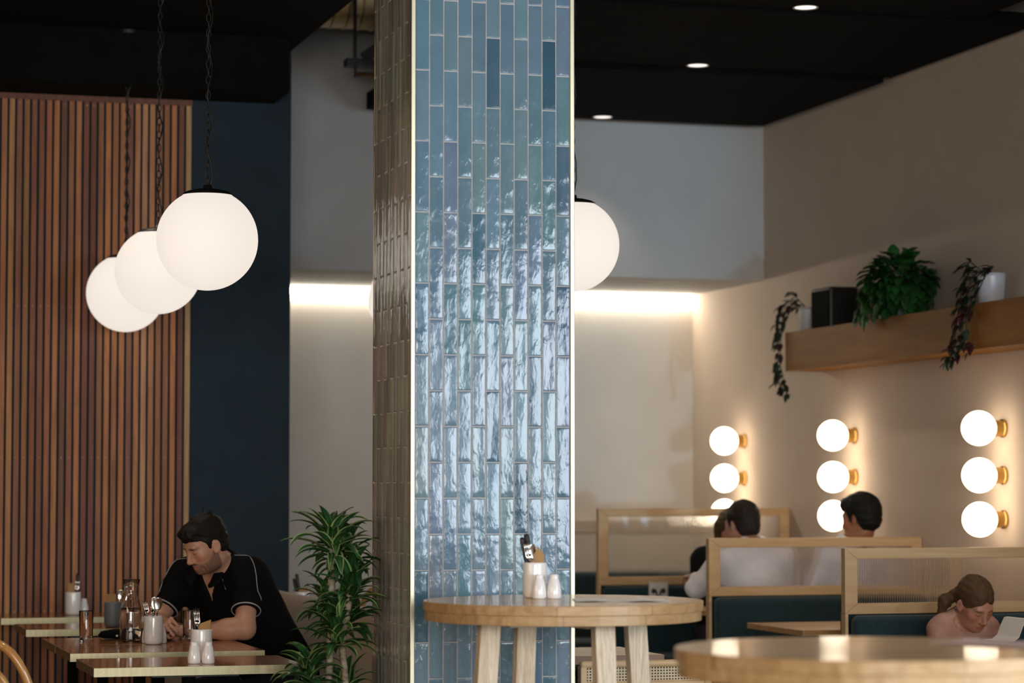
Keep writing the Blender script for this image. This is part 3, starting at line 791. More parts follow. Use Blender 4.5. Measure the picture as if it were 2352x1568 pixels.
def shaker(loc, label, like=[None]):
    if like[0] is None:
        t = thing('salt_shaker', label, 'shaker', loc, group='white ceramic shakers')
        MB().lathe(SHK, 32).build('body', M_ceramic, t, smooth=True)
        h = MB()
        for k in range(5): h.lathe([(0, .0), (.0009, .0)], 8, (.006 * math.cos(k * 1.256), .006 * math.sin(k * 1.256), .0802))
        h.build('holes', M_dark, t)
        like[0] = t; return t
    return dup(like[0], loc, label=label)
shaker((2.440, 7.993, ZB), 'left white shaker in front of the cup on the pillar bar table')
shaker((2.4875, 7.980, ZB), 'right white shaker in front of the cup on the pillar bar table')
shaker((1.531, 9.333, ZT), 'left white shaker on the nearest low table')
shaker((1.580, 9.319, ZT), 'right white shaker on the nearest low table')
shaker((1.548, 10.632, ZT), 'white shaker tucked behind the left side of the spoon cup')
shaker((1.602, 10.610, ZT), 'white shaker tucked behind the right side of the spoon cup')
shaker((1.593, 13.17, ZT), 'white shaker on the farthest low table, behind the tumbler')
lathe_obj('glass_tumbler', TUM, M_glass, (1.321, 10.84, ZT), 'clear glass tumbler on the left end of the middle table', 'glass', 'clear tumblers')
lathe_obj('glass_tumbler', TUM, M_glass, (1.742, 10.74, ZT), 'clear glass tumbler behind the cup, in front of the forearm of the man in black', 'glass', 'clear tumblers')
ca = thing('carafe', 'glass carafe of water with flared lip on the middle table', 'carafe', (1.493, 10.735, ZT))
MB().lathe(CAR, 48).build('bottle', M_glass, ca, smooth=True)
MB().lathe(WAT, 48).build('water', M_water, ca, smooth=True)

def fork(mb):
    mb.tube([(0, 0, 0), (0, 0, .09), (.0, .002, .125)], [.004, .0028, .003], 8, flat=.5, up=(0, 1, 0))
    for i in range(4):
        x = (i - 1.5) * .0062
        mb.tube([(x * .5, .002, .122), (x, .006, .135), (x, .005, .16), (x, -.001, .186)], [.003, .0022, .0019, .0011], 6)
    mb.tube([(0, .001, .118), (0, .0045, .132), (0, .006, .142)], [.004, .0105, .0105], 10, flat=.22, up=(0, 1, 0))
def spoon(mb):
    mb.tube([(0, 0, 0), (0, 0, .10), (0, .002, .130)], [.004, .0028, .003], 8, flat=.5, up=(0, 1, 0))
    mb.tube([(0, .002, .128), (0, .005, .138), (0, .008, .152), (0, .008, .170), (0, .003, .182), (0, .0, .186)], [.003, .012, .0185, .0185, .012, .002], 14, flat=.2, up=(0, 1, 0))
def knife(mb):
    mb.cur = 0; mb.tube([(0, 0, .0), (0, 0, .11)], [.008, .009], 8, flat=.12, up=(0, 1, 0))
    mb.cur = 1; mb.tube([(0, 0, .108), (0, 0, .115), (0, 0, .20), (0, 0, .208)], [.006, .0085, .0095, .006], 10, flat=.6, up=(0, 1, 0))
def cutlery(kind, base, top_dir, spin, label, length=1., grp='cutlery standing in the cups'):
    mb = MB(); {'fork': fork, 'spoon': spoon, 'knife': knife}[kind](mb)
    z = np.array(top_dir, float); z /= np.linalg.norm(z)
    x, y, _ = frame(z, (math.cos(spin + 1.28), math.sin(spin + 1.28), 0))
    R = np.stack([x, y, z], 1) * length
    mb.xf(0, R)
    return tag(mb.build(kind, [M_steel, M_dark], loc=base, smooth=True), label, kind, grp)
def napkin(loc, w, h, d, rz, tilt, label, cut=.0, m=None):
    mb = MB()
    for k in range(4):
        y = k * d / 4; hh = h * (1 - .02 * k)
        mb.add([(-w / 2, y, 0), (w / 2, y, 0), (w / 2, y + d / 6, 0), (-w / 2, y + d / 6, 0), (-w / 2, y, hh - cut), (w / 2, y, hh), (w / 2, y + d / 6, hh), (-w / 2, y + d / 6, hh - cut)],
               [(0, 3, 2, 1), (4, 5, 6, 7), (0, 1, 5, 4), (1, 2, 6, 5), (2, 3, 7, 6), (3, 0, 4, 7)])
    mb.xf(0, rotm('Z', rz) @ rotm('Y', tilt))
    return tag(mb.build('paper_napkin', m or M_kraft, loc=loc), label, 'napkin', 'brown napkins in the cups')
def in_cup(c, dx, dy): return (c[0] + dx, c[1] + dy, c[2] + .011)
B = (2.447, 8.062, ZB)
RT = V3(.959, -.282, 0); FWD = V3(.282, .959, 0)     # towards the right / away, as seen across the room
def lean(r, f): return RT * r + FWD * f + V3(0, 0, 1)
cutlery('knife', in_cup(B, .004, .005), lean(-.16, .05), 0, 'black-handled knife standing tallest in the bar table cup', .97)
cutlery('knife', in_cup(B, -.006, -.004), lean(-.21, .0), .4, 'black-handled knife leaning outermost left in the bar table cup', .92)
cutlery('fork', in_cup(B, .0, -.010), lean(-.175, -.05), .3, 'steel fork in front of the knives in the bar table cup', .96)
cutlery('spoon', in_cup(B, .010, -.006), lean(-.12, -.02), .6, 'steel spoon beside the knives in the bar table cup', .90)
mb = MB()
mb.add([(-.022, 0, 0), (.016, -.004, 0), (.019, .012, 0), (-.018, .014, 0), (-.024, 0, .118), (.0, -.003, .156), (.020, .012, .133), (.0, .013, .150)],
       [(0, 3, 2, 1), (4, 5, 6, 7), (0, 1, 5, 4), (1, 2, 6, 5), (2, 3, 7, 6), (3, 0, 4, 7)])
mb.xf(0, rotm('Z', -.28))
tag(mb.build('paper_napkin', M_kraft, loc=in_cup(B, .010, -.004)), 'pointed folded brown napkin in the bar table cup', 'napkin', 'brown napkins in the cups')
Cc = (1.560, 10.545, ZT)
cutlery('spoon', in_cup(Cc, .004, -.004), lean(.10, -.03), .3, 'steel spoon leaning right, in front, in the cup beside the carafe', .98)
cutlery('spoon', in_cup(Cc, .0, .006), lean(.04, .02), .3, 'steel spoon standing upright in the cup beside the carafe', .99)
cutlery('fork', in_cup(Cc, -.004, .0), lean(-.20, -.03), -.3, 'steel fork leaning left towards the carafe', .93)
cutlery('fork', in_cup(Cc, .008, .006), lean(-.09, .06), -.3, 'steel fork behind the spoons in the cup beside the carafe', .92)
Cf = (1.585, 9.50, ZT)
cutlery('fork', in_cup(Cf, -.008, -.004), lean(-.07, -.02), -.1, 'steel fork in the cup on the nearest low table', .98)
cutlery('knife', in_cup(Cf, -.010, .010), lean(-.12, .03), .2, 'dark-handled knife behind the fork on the nearest low table', .84)
napkin(in_cup(Cf, .006, -.006), .044, .142, .016, -.28, .04, 'slanted brown napkin in the cup on the nearest low table', .018)
Cg = (1.572, 11.90, ZT)
napkin(in_cup(Cg, -.008, -.008), .046, .142, .016, -.28, -.02, 'square brown napkin in the grey cup')
napkin(in_cup(Cg, .013, .006), .024, .165, .012, -.5, .16, 'narrow brown napkin leaning right in the grey cup', .02)
cutlery('spoon', in_cup(Cg, .012, -.004), lean(.16, .0), .2, 'steel spoon leaning right in the grey cup', .88)
Cw = (1.530, 13.11, ZT)
napkin(in_cup(Cw, -.010, -.004), .036, .150, .016, -.28, .0, 'brown napkin in the cup on the farthest low table')
cutlery('fork', in_cup(Cw, .006, -.004), lean(.10, -.02), -.1, 'steel fork in the cup on the farthest low table', .92)
cutlery('knife', in_cup(Cw, .006, .008), lean(.09, .02), -.1, 'black-handled knife in the cup on the farthest low table', .96)
Cb = (2.652, 12.825, ZT)
cutlery('knife', in_cup(Cb, .004, .0), lean(-.16, .0), .2, 'dark-handled knife in the cup behind the banquette', .95)
cutlery('knife', in_cup(Cb, -.006, .008), lean(-.20, .05), .2, 'shorter dark-handled knife in the cup behind the banquette', .84)
napkin(in_cup(Cb, .004, -.012), .046, .128, .014, -.28, .0, 'brown napkin in the cup behind the banquette', .012)

# menus and the pouch
def sheet(name, loc, w, d, rz, label, cat, m=M_paper, wav=.003, n=14):
    mb = MB(); vs = []
    for i in range(n + 1):
        x = -w / 2 + w * i / n; z = .0006 + wav * (math.sin(i * .8) + 1) * .5 * (1 if 0 < i < n else .6)
        for y in (-d / 2, d / 2):
            for t in (0, .0007): vs.append((x, y, z + t))
    fs = []
    for i in range(n):
        a, b = 4 * i, 4 * i + 4
        fs += [(a + 1, b + 1, b + 3, a + 3), (a, a + 2, b + 2, b), (a, b, b + 1, a + 1), (a + 2, a + 3, b + 3, b + 2)]
    fs += [(0, 1, 3, 2), (4 * n, 4 * n + 2, 4 * n + 3, 4 * n + 1)]
    return tag(mb.add(vs, fs).build(name, m, loc=loc, rot=(0, 0, rz)), label, cat)
sheet('paper_menu', (2.655, 7.80, ZB), .30, .20, -.22, 'single sheet paper menu lying on the right side of the pillar bar table', 'menu')
sheet('paper_menu', (2.77, 5.36, ZB), .21, .30, .5, 'sheet of paper lying on the corner bar table at the right edge', 'menu', plain('pink_paper', (.62, .45, .40), .6))
po = thing('black_pouch', 'flat black cloth pouch lying behind the carafe on the middle table', 'pouch', (1.555, 10.985, ZT))
mb = MB(); mb.tube([(-.165, 0, .016), (-.15, 0, .018), (-.10, .0, .021), (0, .004, .021), (.11, 0, .018), (.17, 0, .012)], [.004, .045, .062, .065, .058, .010], 18, flat=.33)
mb.build('cloth', M_black, po, smooth=True)
MB().box((-.098, -.068, .012), (-.090, -.058, .020)).build('zip_tag', M_paper, po, bevel=.001)
# ------------------------------------------------------------------ dracaena
M_leaf = attrmat('striped_leaf', .38, .5, 0., .1, 40.)
M_leafd = attrmat('dark_leaf', .45, .4, 0., .1, 40.)
M_stem = noisy('dracaena_stem', (.16, .12, .07), (.42, .37, .27), 30., .8, .5, stretch=(1, 1, 3))
def leaf(mb, base, az, el, ln, w, droop, rn, cols, n=11, twist=0., across=(-1, -.72, -.3, .3, .72, 1), cup=.35, lim=.168):
    """a strap leaf: starts at elevation el, bends down by droop over its length"""
    p = np.array(base, float); vs = []; m = len(across)
    for i in range(n + 1):
        t = i / n; e = el - droop * t ** 1.5
        d = V3(math.cos(az) * math.cos(e), math.sin(az) * math.cos(e), math.sin(e))
        s = np.cross(d, V3(0, 0, 1)); s /= np.linalg.norm(s) + 1e-9; u = np.cross(s, d)
        a = twist * t; s2 = s * math.cos(a) + u * math.sin(a); u2 = np.cross(s2, d)
        ww = w * (min(1, .38 + 3.2 * t) if t < .3 else (1 - ((t - .3) / .7) ** 2.4)) + .0006
        for x in across: vs.append(p + s2 * x * ww / 2 + u2 * (abs(x) ** 1.5) * ww * cup * .5)
        p = p + d * ln / n
    vs = [V3(min(q[0], lim), q[1], q[2]) for q in vs]
    for i in range(n):
        for k in range(m - 1):
            mb.col = tuple(c for c in cols[k])
            a = i * m + k
            mb.add([vs[a], vs[a + 1], vs[a + m + 1], vs[a + m]], [(0, 1, 2, 3)])
def weld(o):
    w = o.modifiers.new('Weld', 'WELD'); w.merge_threshold = .0002
dr = thing('dracaena_plant', 'tall striped dracaena in a pot between the banquette and the pillar', 'plant', (1.95, 8.86, 0))
rn = random.Random(5)
def px(u, v, f=0.):   # offset from the stem line: u to the right, v up, f away
    q = RT * u + FWD * f; return (q[0], q[1], v)
heads = [((-.010, 1.215, .0), 1.05, 44), ((.030, 1.165, .05), .95, 34), ((.060, 1.055, -.03), .95, 34), ((-.030, 1.01, .04), .8, 26), ((.030, .945, .02), 1.0, 44), ((.01, .89, -.05), .9, 28), ((-.085, .755, -.04), .95, 36), ((.04, .70, .03), .9, 22)]
fol = MB()
for (u, v, f), sc, n in heads:
    base = px(u, v, f)
    for k in range(n):
        t = k / n
        az = k * 2.4 + rn.uniform(-.3, .3)
        el = math.radians(82 - 78 * t + rn.uniform(-10, 10))
        g = rn.uniform(.75, 1.25)
        dk = (.012 * g, .052 * g, .014 * g); mid = (.028 * g, .092 * g, .022 * g); li = (.21 * g, .29 * g, .10 * g)
        edge = li if rn.random() < .55 else mid
        b2 = (base[0] + rn.uniform(-.008, .008), base[1] + rn.uniform(-.008, .008), base[2] - .045 * t)
        leaf(fol, b2, az, el, sc * rn.uniform(.145, .215) * (1 - .15 * t), rn.uniform(.031, .043) * (.85 + .15 * sc), rn.uniform(.9, 2.0), rn, (edge, dk, mid, dk, edge), twist=rn.uniform(-.5, .5))
fo = fol.build('foliage', M_leaf, dr, smooth=True); weld(fo)
for pts, r in (([px(-.02, .42), px(-.022, .70), px(-.010, .95), px(-.012, 1.21)], .0125), ([px(.03, .42, .03), px(.038, .72, .03), px(.02, .90, .04), px(.030, 1.165, .05)], .0115), ([px(.01, .42, -.03), px(.045, .70, -.03), px(.03, .86, -.03), px(.058, 1.055, -.03)], .011), ([px(-.04, .42, -.02), px(-.07, .62, -.03), px(-.085, .74, -.04)], .011)):
    mb = MB(); P = []
    for a, b in zip(pts, pts[1:]):
        for i in range(10): P.append(np.array(a) * (1 - i / 10) + np.array(b) * i / 10)
    P.append(np.array(pts[-1]))
    mb.tube(P, [r * (1 + .13 * (i % 2)) for i in range(len(P))], 10); mb.build('stem', M_stem, dr, smooth=True)
MB().lathe([(0, 0), (.11, 0), (.125, .01), (.15, .40), (.155, .41), (.145, .41), (.14, .39), (0, .385)], 40).build('pot', noisy('charcoal_pot', (.03, .03, .032), (.045, .045, .047), 20., .7), dr, auto=40)
MB().lathe([(.139, .386), (.05, .398), (0, .40)], 30).build('soil', noisy('potting_soil', (.02, .013, .008), (.05, .035, .022), 60., .95, .6), dr, smooth=True)

# ------------------------------------------------------------------ things on the shelf
ZS = 2.085 + .158 + .0005
def small_leaf(mb, base, d, ln, w, col, n=5):
    d = np.array(d, float); d /= np.linalg.norm(d)
    s = np.cross(d, V3(0, 0, 1)); s = s / (np.linalg.norm(s) + 1e-9); u = np.cross(s, d); mb.col = col
    p = np.array(base, float); vs = []
    for i in range(n + 1):
        t = i / n; ww = w * math.sin(pi * min(.97, .06 + .94 * t)) ** .8 / 2
        q = p + d * ln * t - u * ln * .3 * t * t
        vs += [q - s * ww + u * ww * .35, q, q + s * ww + u * ww * .35]
    o = []
    for i in range(n):
        a = 3 * i; o += [(a, a + 1, a + 4, a + 3), (a + 1, a + 2, a + 5, a + 4)]
    mb.add(vs, o)
def pot(t, r, h, m):
    MB().lathe([(0, 0), (r * .72, 0), (r * .8, .004), (r, h * .92), (r, h), (r * .92, h), (r * .9, h * .85), (0, h * .82)], 32).build('pot', m, t, smooth=True)
def trailing(loc, r, h, vines, label, seed, m):
    t = thing('trailing_plant', label, 'plant', loc, group=None); pot(t, r, h, m)
    rr = random.Random(seed); st = MB(); fo = MB()
    for pts in vines:
        P = [np.array(p, float) for p in pts]; Q = []
        for a, b in zip(P, P[1:]):
            for i in range(6): Q.append(a * (1 - i / 6) + b * i / 6)
        Q.append(P[-1]); st.tube(Q, .0028, 6)
        for i in range(2, len(Q), 2):
            d = Q[i] - Q[i - 1]; d = d / (np.linalg.norm(d) + 1e-9)
            for s in (rr.uniform(0, 6.3), rr.uniform(0, 6.3)):
                o = V3(-abs(math.cos(s)) * .8, math.sin(s), rr.uniform(-.7, .35)) + d * .5
                g = rr.uniform(.6, 1.4)
                col = (.016 * g, .034 * g, .016 * g) if rr.random() < .7 else (.045 * g, .012 * g, .016 * g)
                small_leaf(fo, Q[i], o, rr.uniform(.045, .07), rr.uniform(.022, .032), col)
    st.build('stems', plain('green_stem', (.03, .05, .02), .6), t, smooth=True); fo.build('foliage', M_leafd, t, smooth=True)
M_lil = plain('pale_glazed_pot', (.62, .62, .66), .3)
trailing((5.75, 13.53, ZS), .062, .20, [
    [(-.01, .03, .19), (-.05, .10, .235), (-.09, .16, .17), (-.115, .175, .05), (-.12, .185, -.10), (-.12, .18, -.20), (-.115, .16, -.27)],
    [(0, .04, .19), (-.05, .16, .25), (-.08, .22, .22), (-.10, .23, .12), (-.11, .21, .0)],
    [(-.02, .0, .19), (-.07, .10, .21), (-.112, .155, .06), (-.12, .15, -.12), (-.11, .12, -.21), (-.11, .08, -.29)],
    [(.0, .03, .19), (-.03, .12, .27), (-.05, .12, .30)]],
    'plant in a pale pot trailing over the far left end of the wall shelf', 3, M_lil)
trailing((5.75, 11.27, ZS), .07, .215, [
    [(-.02, .02, .20), (-.07, .07, .24), (-.11, .10, .15), (-.125, .12, .0), (-.125, .15, -.10), (-.12, .20, -.17), (-.115, .25, -.21)],
    [(-.02, 0, .20), (-.08, .05, .20), (-.115, .07, .06), (-.12, .08, -.08), (-.12, .11, -.16), (-.12, .17, -.20)],
    [(0, .03, .20), (-.05, .12, .28), (-.08, .16, .25)],
    [(-.01, -.03, .20), (-.06, -.10, .24), (-.09, -.13, .21), (-.115, -.07, .10), (-.12, -.04, .03)],
    [(-.03, .0, .20), (-.09, .06, .14), (-.12, .05, .02), (-.12, .02, -.10), (-.12, .0, -.17)]],
    'plant in a white pot trailing over the right part of the wall shelf', 11, M_lil)
sb = thing('shelf_speaker', 'black box speaker on the wall shelf beside the pale pot', 'speaker', (5.775, 13.23, ZS))
MB().box((-.085, -.135, 0), (.085, .135, .29)).build('cabinet', M_dark, sb, bevel=.012)
MB().box((-.089, -.12, .015), (-.0852, .12, .275)).build('grille', M_black, sb, bevel=.004)
bu = thing('bushy_plant', 'large round bushy green plant on the wall shelf', 'plant', (5.755, 12.27, ZS)); pot(bu, .095, .15, M_grey)
rr = random.Random(9); mb = MB(); st = MB()
for i in range(520):
    a = rr.uniform(0, 2 * pi); ph = math.acos(rr.uniform(-.75, 1)); q = rr.uniform(.55, 1.)
    d = V3(math.sin(ph) * math.cos(a), math.sin(ph) * math.sin(a), math.cos(ph))
    c = V3(-.03, .0, .225) + d * V3(.16, .235, .175) * q * (1 + .10 * math.sin(a * 5 + ph * 4))
    if c[0] > .07: c[0] = .07
    c[2] = max(c[2], .085)
    g = rr.uniform(.5, 1.5)
    small_leaf(mb, c, d + V3(rr.uniform(-.6, .2), rr.uniform(-.6, .6), -.45), rr.uniform(.05, .085), rr.uniform(.045, .065), (.016 * g, .075 * g, .014 * g))
    if i % 9 == 0: st.tube([(0, 0, .12), tuple(c * .6 + V3(0, 0, .06)), tuple(c)], .002, 5)
for i in range(26):      # the trailing lobe at its far side
    c = V3(-.12 - rr.uniform(0, .03), .21 + rr.uniform(-.06, .05), .12 - rr.uniform(-.10, .06)); g = rr.uniform(.6, 1.5)
    small_leaf(mb, c, (rr.uniform(-.8, 0), rr.uniform(-.5, .5), -.8), rr.uniform(.05, .08), rr.uniform(.04, .06), (.03 * g, .10 * g, .02 * g))
mb.build('foliage', M_leafd, bu, smooth=True); st.build('stems', bpy.data.materials['green_stem'], bu, smooth=True)
# ------------------------------------------------------------------ people
def head_frame(face, pitch=0., roll=0.):
    """columns: person's right, forward, up"""
    f = np.array([face[0], face[1], 0.]); f /= np.linalg.norm(f)
    M = np.stack([np.array([f[1], -f[0], 0.]), f, V3(0, 0, 1)], 1)
    return M @ rotm('X', -pitch) @ rotm('Y', roll)

def head_prims(o, M, s=1.):
    T = lambda x, y, z: np.array(o, float) + M @ (np.array([x, y, z]) * s)
    E = lambda c, r, k=.02, op=1, R=None: ell(T(*c), np.array(r) * s, M if R is None else M @ R, k * s, op)
    C = lambda a, b, ra, rb=None, k=.012, op=1: cap(T(*a), T(*b), ra * s, (ra if rb is None else rb) * s, k * s, op)
    P = [E((0, -.014, .036), (.0735, .0955, .084)), E((0, .030, -.022), (.0605, .0600, .084), .03),
         E((0, .030, -.070), (.0535, .0560, .046), .03), E((0, .070, -.098), (.023, .020, .017), .028),
         E((0, .010, -.088), (.046, .05, .026), .03),
         C((-.032, .080, .020), (.032, .080, .020), .013, k=.022),
         E((-.043, .058, -.022), (.019, .022, .019), .026), E((.043, .058, -.022), (.019, .022, .019), .026),
         E((-.0315, .101, .001), (.0175, .016, .0125), .012, -1), E((.0315, .101, .001), (.0175, .016, .0125), .012, -1),
         E((-.031, .0765, -.001), (.0150, .0135, .0125), .006), E((.031, .0765, -.001), (.0150, .0135, .0125), .006),
         C((0, .088, .012), (0, .1100, -.034), .0085, .0105, .014), E((0, .1085, -.039), (.0105, .0115, .0095), .01),
         E((-.0125, .0985, -.042), (.0075, .0105, .0075), .008), E((.0125, .0985, -.042), (.0075, .0105, .0075), .008),
         C((-.017, .0865, -.0665), (.017, .0865, -.0665), .0065, k=.008), E((0, .0915, -.0655), (.013, .007, .0055), .006),
         E((0, .0905, -.0765), (.0145, .008, .0068), .006),
         C((-.019, .0955, -.0712), (.019, .0955, -.0712), .0024, k=.004, op=-1)]
    for sx in (-1, 1):
        Re = rotm('Z', sx * .42) @ rotm('X', .22)
        P += [E((sx * .0775, -.008, -.010), (.0075, .0185, .0315), .008, 1, Re), E((sx * .0745, .002, -.030), (.006, .010, .011), .008, 1, Re),
              E((sx * .0855, -.006, -.006), (.0055, .0105, .019), .005, -1, Re)]
    return P

def hand_prims(w, d, n, side, s=1., curl=(.5, .6, .4), spread=1., thumb=1.):
    """w wrist, d direction to the knuckles, n outward normal of the back of the hand, side=+1 thumb on +(d x n)"""
    d = np.array(d, float); d /= np.linalg.norm(d); n = np.array(n, float); n -= d * (n @ d); n /= np.linalg.norm(n)
    t = np.cross(d, n) * side; w = np.array(w, float); P = []
    P.append(cap(w - d * .01, w + d * .03, .022 * s, .024 * s, .02))
    for i, (off, ln, r) in enumerate(((.030, .072, .0095), (.0105, .080, .0098), (-.010, .074, .0092), (-.029, .058, .0082))):
        k = w + d * (.094 - .004 * abs(i - 1)) * s + t * off * s
        P.append(cap(w + d * .02 * s + t * off * .55 * s, k, .0145 * s, .0122 * s, .014))
        a = 0.; p = k; dd = d + t * off * .9 * spread; dd /= np.linalg.norm(dd)
        for j, (f, c) in enumerate(zip((.48, .30, .22), curl)):
            a += c * (1 + .06 * i); q = p + (dd * math.cos(a) - n * math.sin(a)) * ln * f * s
            P.append(cap(p, q, (r - .0007 * j) * s, (r - .0007 * (j + 1)) * s, .0035)); p = q
    b = w + d * .022 * s + t * .022 * s - n * .006 * s
    m = b + (d * .60 + t * .62 - n * .35 * thumb) * .046 * s; e = m + (d * .85 + t * .15 - n * .45 * thumb) * .034 * s; f = e + (d * .9 - t * .15 - n * .45 * thumb) * .026 * s
    P += [cap(b, m, .0155 * s, .0115 * s, .012), cap(m, e, .0112 * s, .0100 * s, .004), cap(e, f, .0100 * s, .0082 * s, .004)]
    return P

def person(name, label, J, skin, hair_fn, hair_box, shirt_col, h=.006, scale=1., paint=None, sleeve=.62, sleeve_r=1.25, hands=None, piping=None, neck_cut=None, trouser=(.012, .013, .018), extra_shirt=None, hair_col=(.012, .010, .009), shirt_mat=None, head_s=1., eyes=True, hh=None, collar=None, cuff=None, vcut=None):
    g = lambda k: np.array(J[k], float)
    hip, chest, neck, o = g('hip'), g('chest'), g('neck'), g('head'); M = J['M']; s = scale
    t = thing(name, label, 'person', (hip[0], hip[1], 0.))
    side = g('shL') - g('shR'); side /= np.linalg.norm(side); up = neck - hip; up /= np.linalg.norm(up)
    fwd = np.cross(side, up) * -1; fwd /= np.linalg.norm(fwd); up2 = np.cross(fwd, side) * -1
    if up2 @ up < 0: up2 = -up2
    Mb = np.stack([side, fwd, up2], 1)
    def torso(e=0.):
        P = [cap(hip + side * .075 * s, hip - side * .075 * s, .112 * s + e, k=.06), cap(hip + up * .02, hip * .45 + chest * .55, .125 * s + e, .125 * s + e, .08),
             ell(chest, np.array((.158, .108, .175)) * s + e, Mb, .09),
             cap(g('shL') - side * .03 * s, g('shR') + side * .03 * s, .064 * s + e, k=.06)]
        for q in ('shL', 'shR'): P.append(cap(neck + up * .015 * s, g(q) - (g(q) - neck) * .12, .050 * s + e, .054 * s + e, .05))
        return P
    body = torso()
    nt = o + M @ (V3(0, -.022, -.07) * head_s)
    body.append(cap(neck - up * .05 * s, nt, .058 * s, .053 * s, .035))
    for q in 'LR':
        sh, el, wr = g('sh' + q), g('el' + q), g('wr' + q)
        body += [cap(sh, el, .051 * s, .041 * s, .04), cap(el, el * .7 + wr * .3, .041 * s, .043 * s, .03), cap(el * .7 + wr * .3, wr, .043 * s, .027 * s, .03)]
        if hands and q in hands: body += hand_prims(wr, *hands[q][:3], s=s, **(hands[q][3] if len(hands[q]) > 3 else {}))
    for q in 'LR':
        hp = hip + side * (.09 if q == 'L' else -.09) * s; kn, an = g('kn' + q), g('an' + q)
        body += [cap(hp, kn, .080 * s, .056 * s, .05), cap(kn, an, .054 * s, .036 * s, .03), cap(an + V3(0, 0, -.03), an + g('toe') * .15 * s + V3(0, 0, -.045), .036 * s, .03 * s, .03)]
    body += head_prims(o, M, head_s)
    allp = np.concatenate([[p_bound(p)[0] - p_bound(p)[1] - .02, p_bound(p)[0] + p_bound(p)[1] + .02] for p in body])
    lo, hi = allp.min(0), allp.max(0)
    def col(v):
        q = (v - o) @ M / head_s; c = np.tile(np.array(skin, float), (len(v), 1))
        hm = np.linalg.norm(q, axis=1) < .17
        def mix(mask, cc):
            m = np.clip(mask, 0, 1)[:, None] * hm[:, None]; c[:] = c * (1 - m) + np.array(cc) * m
        X, Y, Z = q.T; ax = np.abs(X)
        mix(.35 * np.exp(-((ax - .045) ** 2 / .0005 + (Z + .030) ** 2 / .0005)) * (Y > .03), (skin[0] * 1.05, skin[1] * .55, skin[2] * .5))
        mix(.55 * np.exp(-((X / .012) ** 2 + ((Z + .040) / .012) ** 2)) * (Y > .09), (skin[0] * 1.05, skin[1] * .6, skin[2] * .55))
        lip = np.exp(-((X / .022) ** 4 + ((Z + .0712) / .0085) ** 4)) * (Y > .075); mix(lip * .8, (skin[0] * .75, skin[1] * .42, skin[2] * .42))
        br = np.exp(-(((ax - .031) / .019) ** 4 + ((Z - .0205 + .10 * np.maximum(ax - .034, 0)) / .0048) ** 4)) * (Y > .05); mix(br * .92, hair_col)
        ls = np.exp(-(((ax - .031) / .0135) ** 4 + ((Z + .0055 - .35 * (ax - .031) ** 2 / .0135) / .0022) ** 4)) * (Y > .07); mix(ls * .9, (.02, .014, .012))
        if paint: paint(X, Y, Z, mix)
        return c
    b = sdf_object('body', attrmat('skin_' + name + label[:4], .48, .45, bump=.05, bscale=160., sub=.0, nvar=.10), body, lo, hi, h, parent=t, color=col, relax=2)
    # hair
    hl = lambda X, d: hair_fn((X - o) @ M / head_s) * head_s
    hb = np.array(hair_box) * head_s; cs = np.array([o + M @ V3(x, y, z) for x in hb[:, 0] for y in hb[:, 1] for z in hb[:, 2]])
    sdf_object('hair', attrmat('hair_' + label[:9], .62, .22, bump=1., bscale=60., bstretch=(1.6, 1.6, .4), nvar=.35), [], cs.min(0), cs.max(0), hh or h * .8, fn=hl, parent=t, relax=1,
               color=lambda v: np.tile(np.array(hair_col), (len(v), 1)))
    # shirt
    sp = torso(.013 * s)
    sp = [p for p in sp]
    for q in 'LR':
        sh, el = g('sh' + q), g('el' + q); e = sh + (el - sh) * sleeve
        if sleeve > .95:
            wr = g('wr' + q); sp += [cap(sh, el, .064 * s, .054 * s, .05), cyl(el, el + (wr - el) * .92, .054 * s, .036 * s, .04)]
        else: sp += [cap(sh, sh + (e - sh) * .35, .064 * s, .062 * s, .05), cyl(sh, e, .060 * s, .049 * sleeve_r * s, .03)]
    if extra_shirt: sp += extra_shirt
    if neck_cut: sp += neck_cut
    sp.append(cap(neck + up * .03, nt, .061 * s, .057 * s, .012, -1))
    ab = np.concatenate([[p_bound(p)[0] - p_bound(p)[1] - .02, p_bound(p)[0] + p_bound(p)[1] + .02] for p in sp if p['op'] > 0])
    sm = shirt_mat or noisy('shirt_' + name + label[:4], shirt_col, tuple(c * 1.15 for c in shirt_col), 30., .9, .25, bscale=9., spec=.12)
    vc = vcut or (lambda X: np.full(len(X), 1e3))
    fold = lambda X, d: np.maximum(d, -vc(X)) + (.0030 * np.sin(X[:, 2] * 46 + X[:, 0] * 31) * np.sin(X[:, 0] * 23 - X[:, 1] * 27)) * s
    so = sdf_object('shirt', sm, sp, ab.min(0), ab.max(0), max(h, .006), fn=fold, parent=t, relax=2)
    # trousers
    tp = [cap(hip + side * .075 * s, hip - side * .075 * s, .122 * s, k=.06)]
    for q in 'LR':
        hp = hip + side * (.09 if q == 'L' else -.09) * s; kn, an = g('kn' + q), g('an' + q)
        tp += [cap(hp, kn, .093 * s, .070 * s, .05), cyl(kn, an, .070 * s, .052 * s, .04)]
    tb = np.concatenate([[p_bound(p)[0] - p_bound(p)[1] - .02, p_bound(p)[0] + p_bound(p)[1] + .02] for p in tp])
    sdf_object('trousers', noisy('trousers_' + label[:9], trouser, tuple(c * 1.3 for c in trouser), 20., .9), tp, tb.min(0), tb.max(0), .009, parent=t)
    org = np.array(t.location)
    for q in 'LR':
        an = g('an' + q); mb = MB()
        mb.tube([an + V3(0, 0, -.035) - g('toe') * .06 - org, an + V3(0, 0, -.03) - org, an + g('toe') * .08 + V3(0, 0, -.04) - org, an + g('toe') * .19 + V3(0, 0, -.055) - org], [.04, .048, .045, .026], 14, flat=.75)
        mb.build('shoe', M_dark, t, smooth=True)
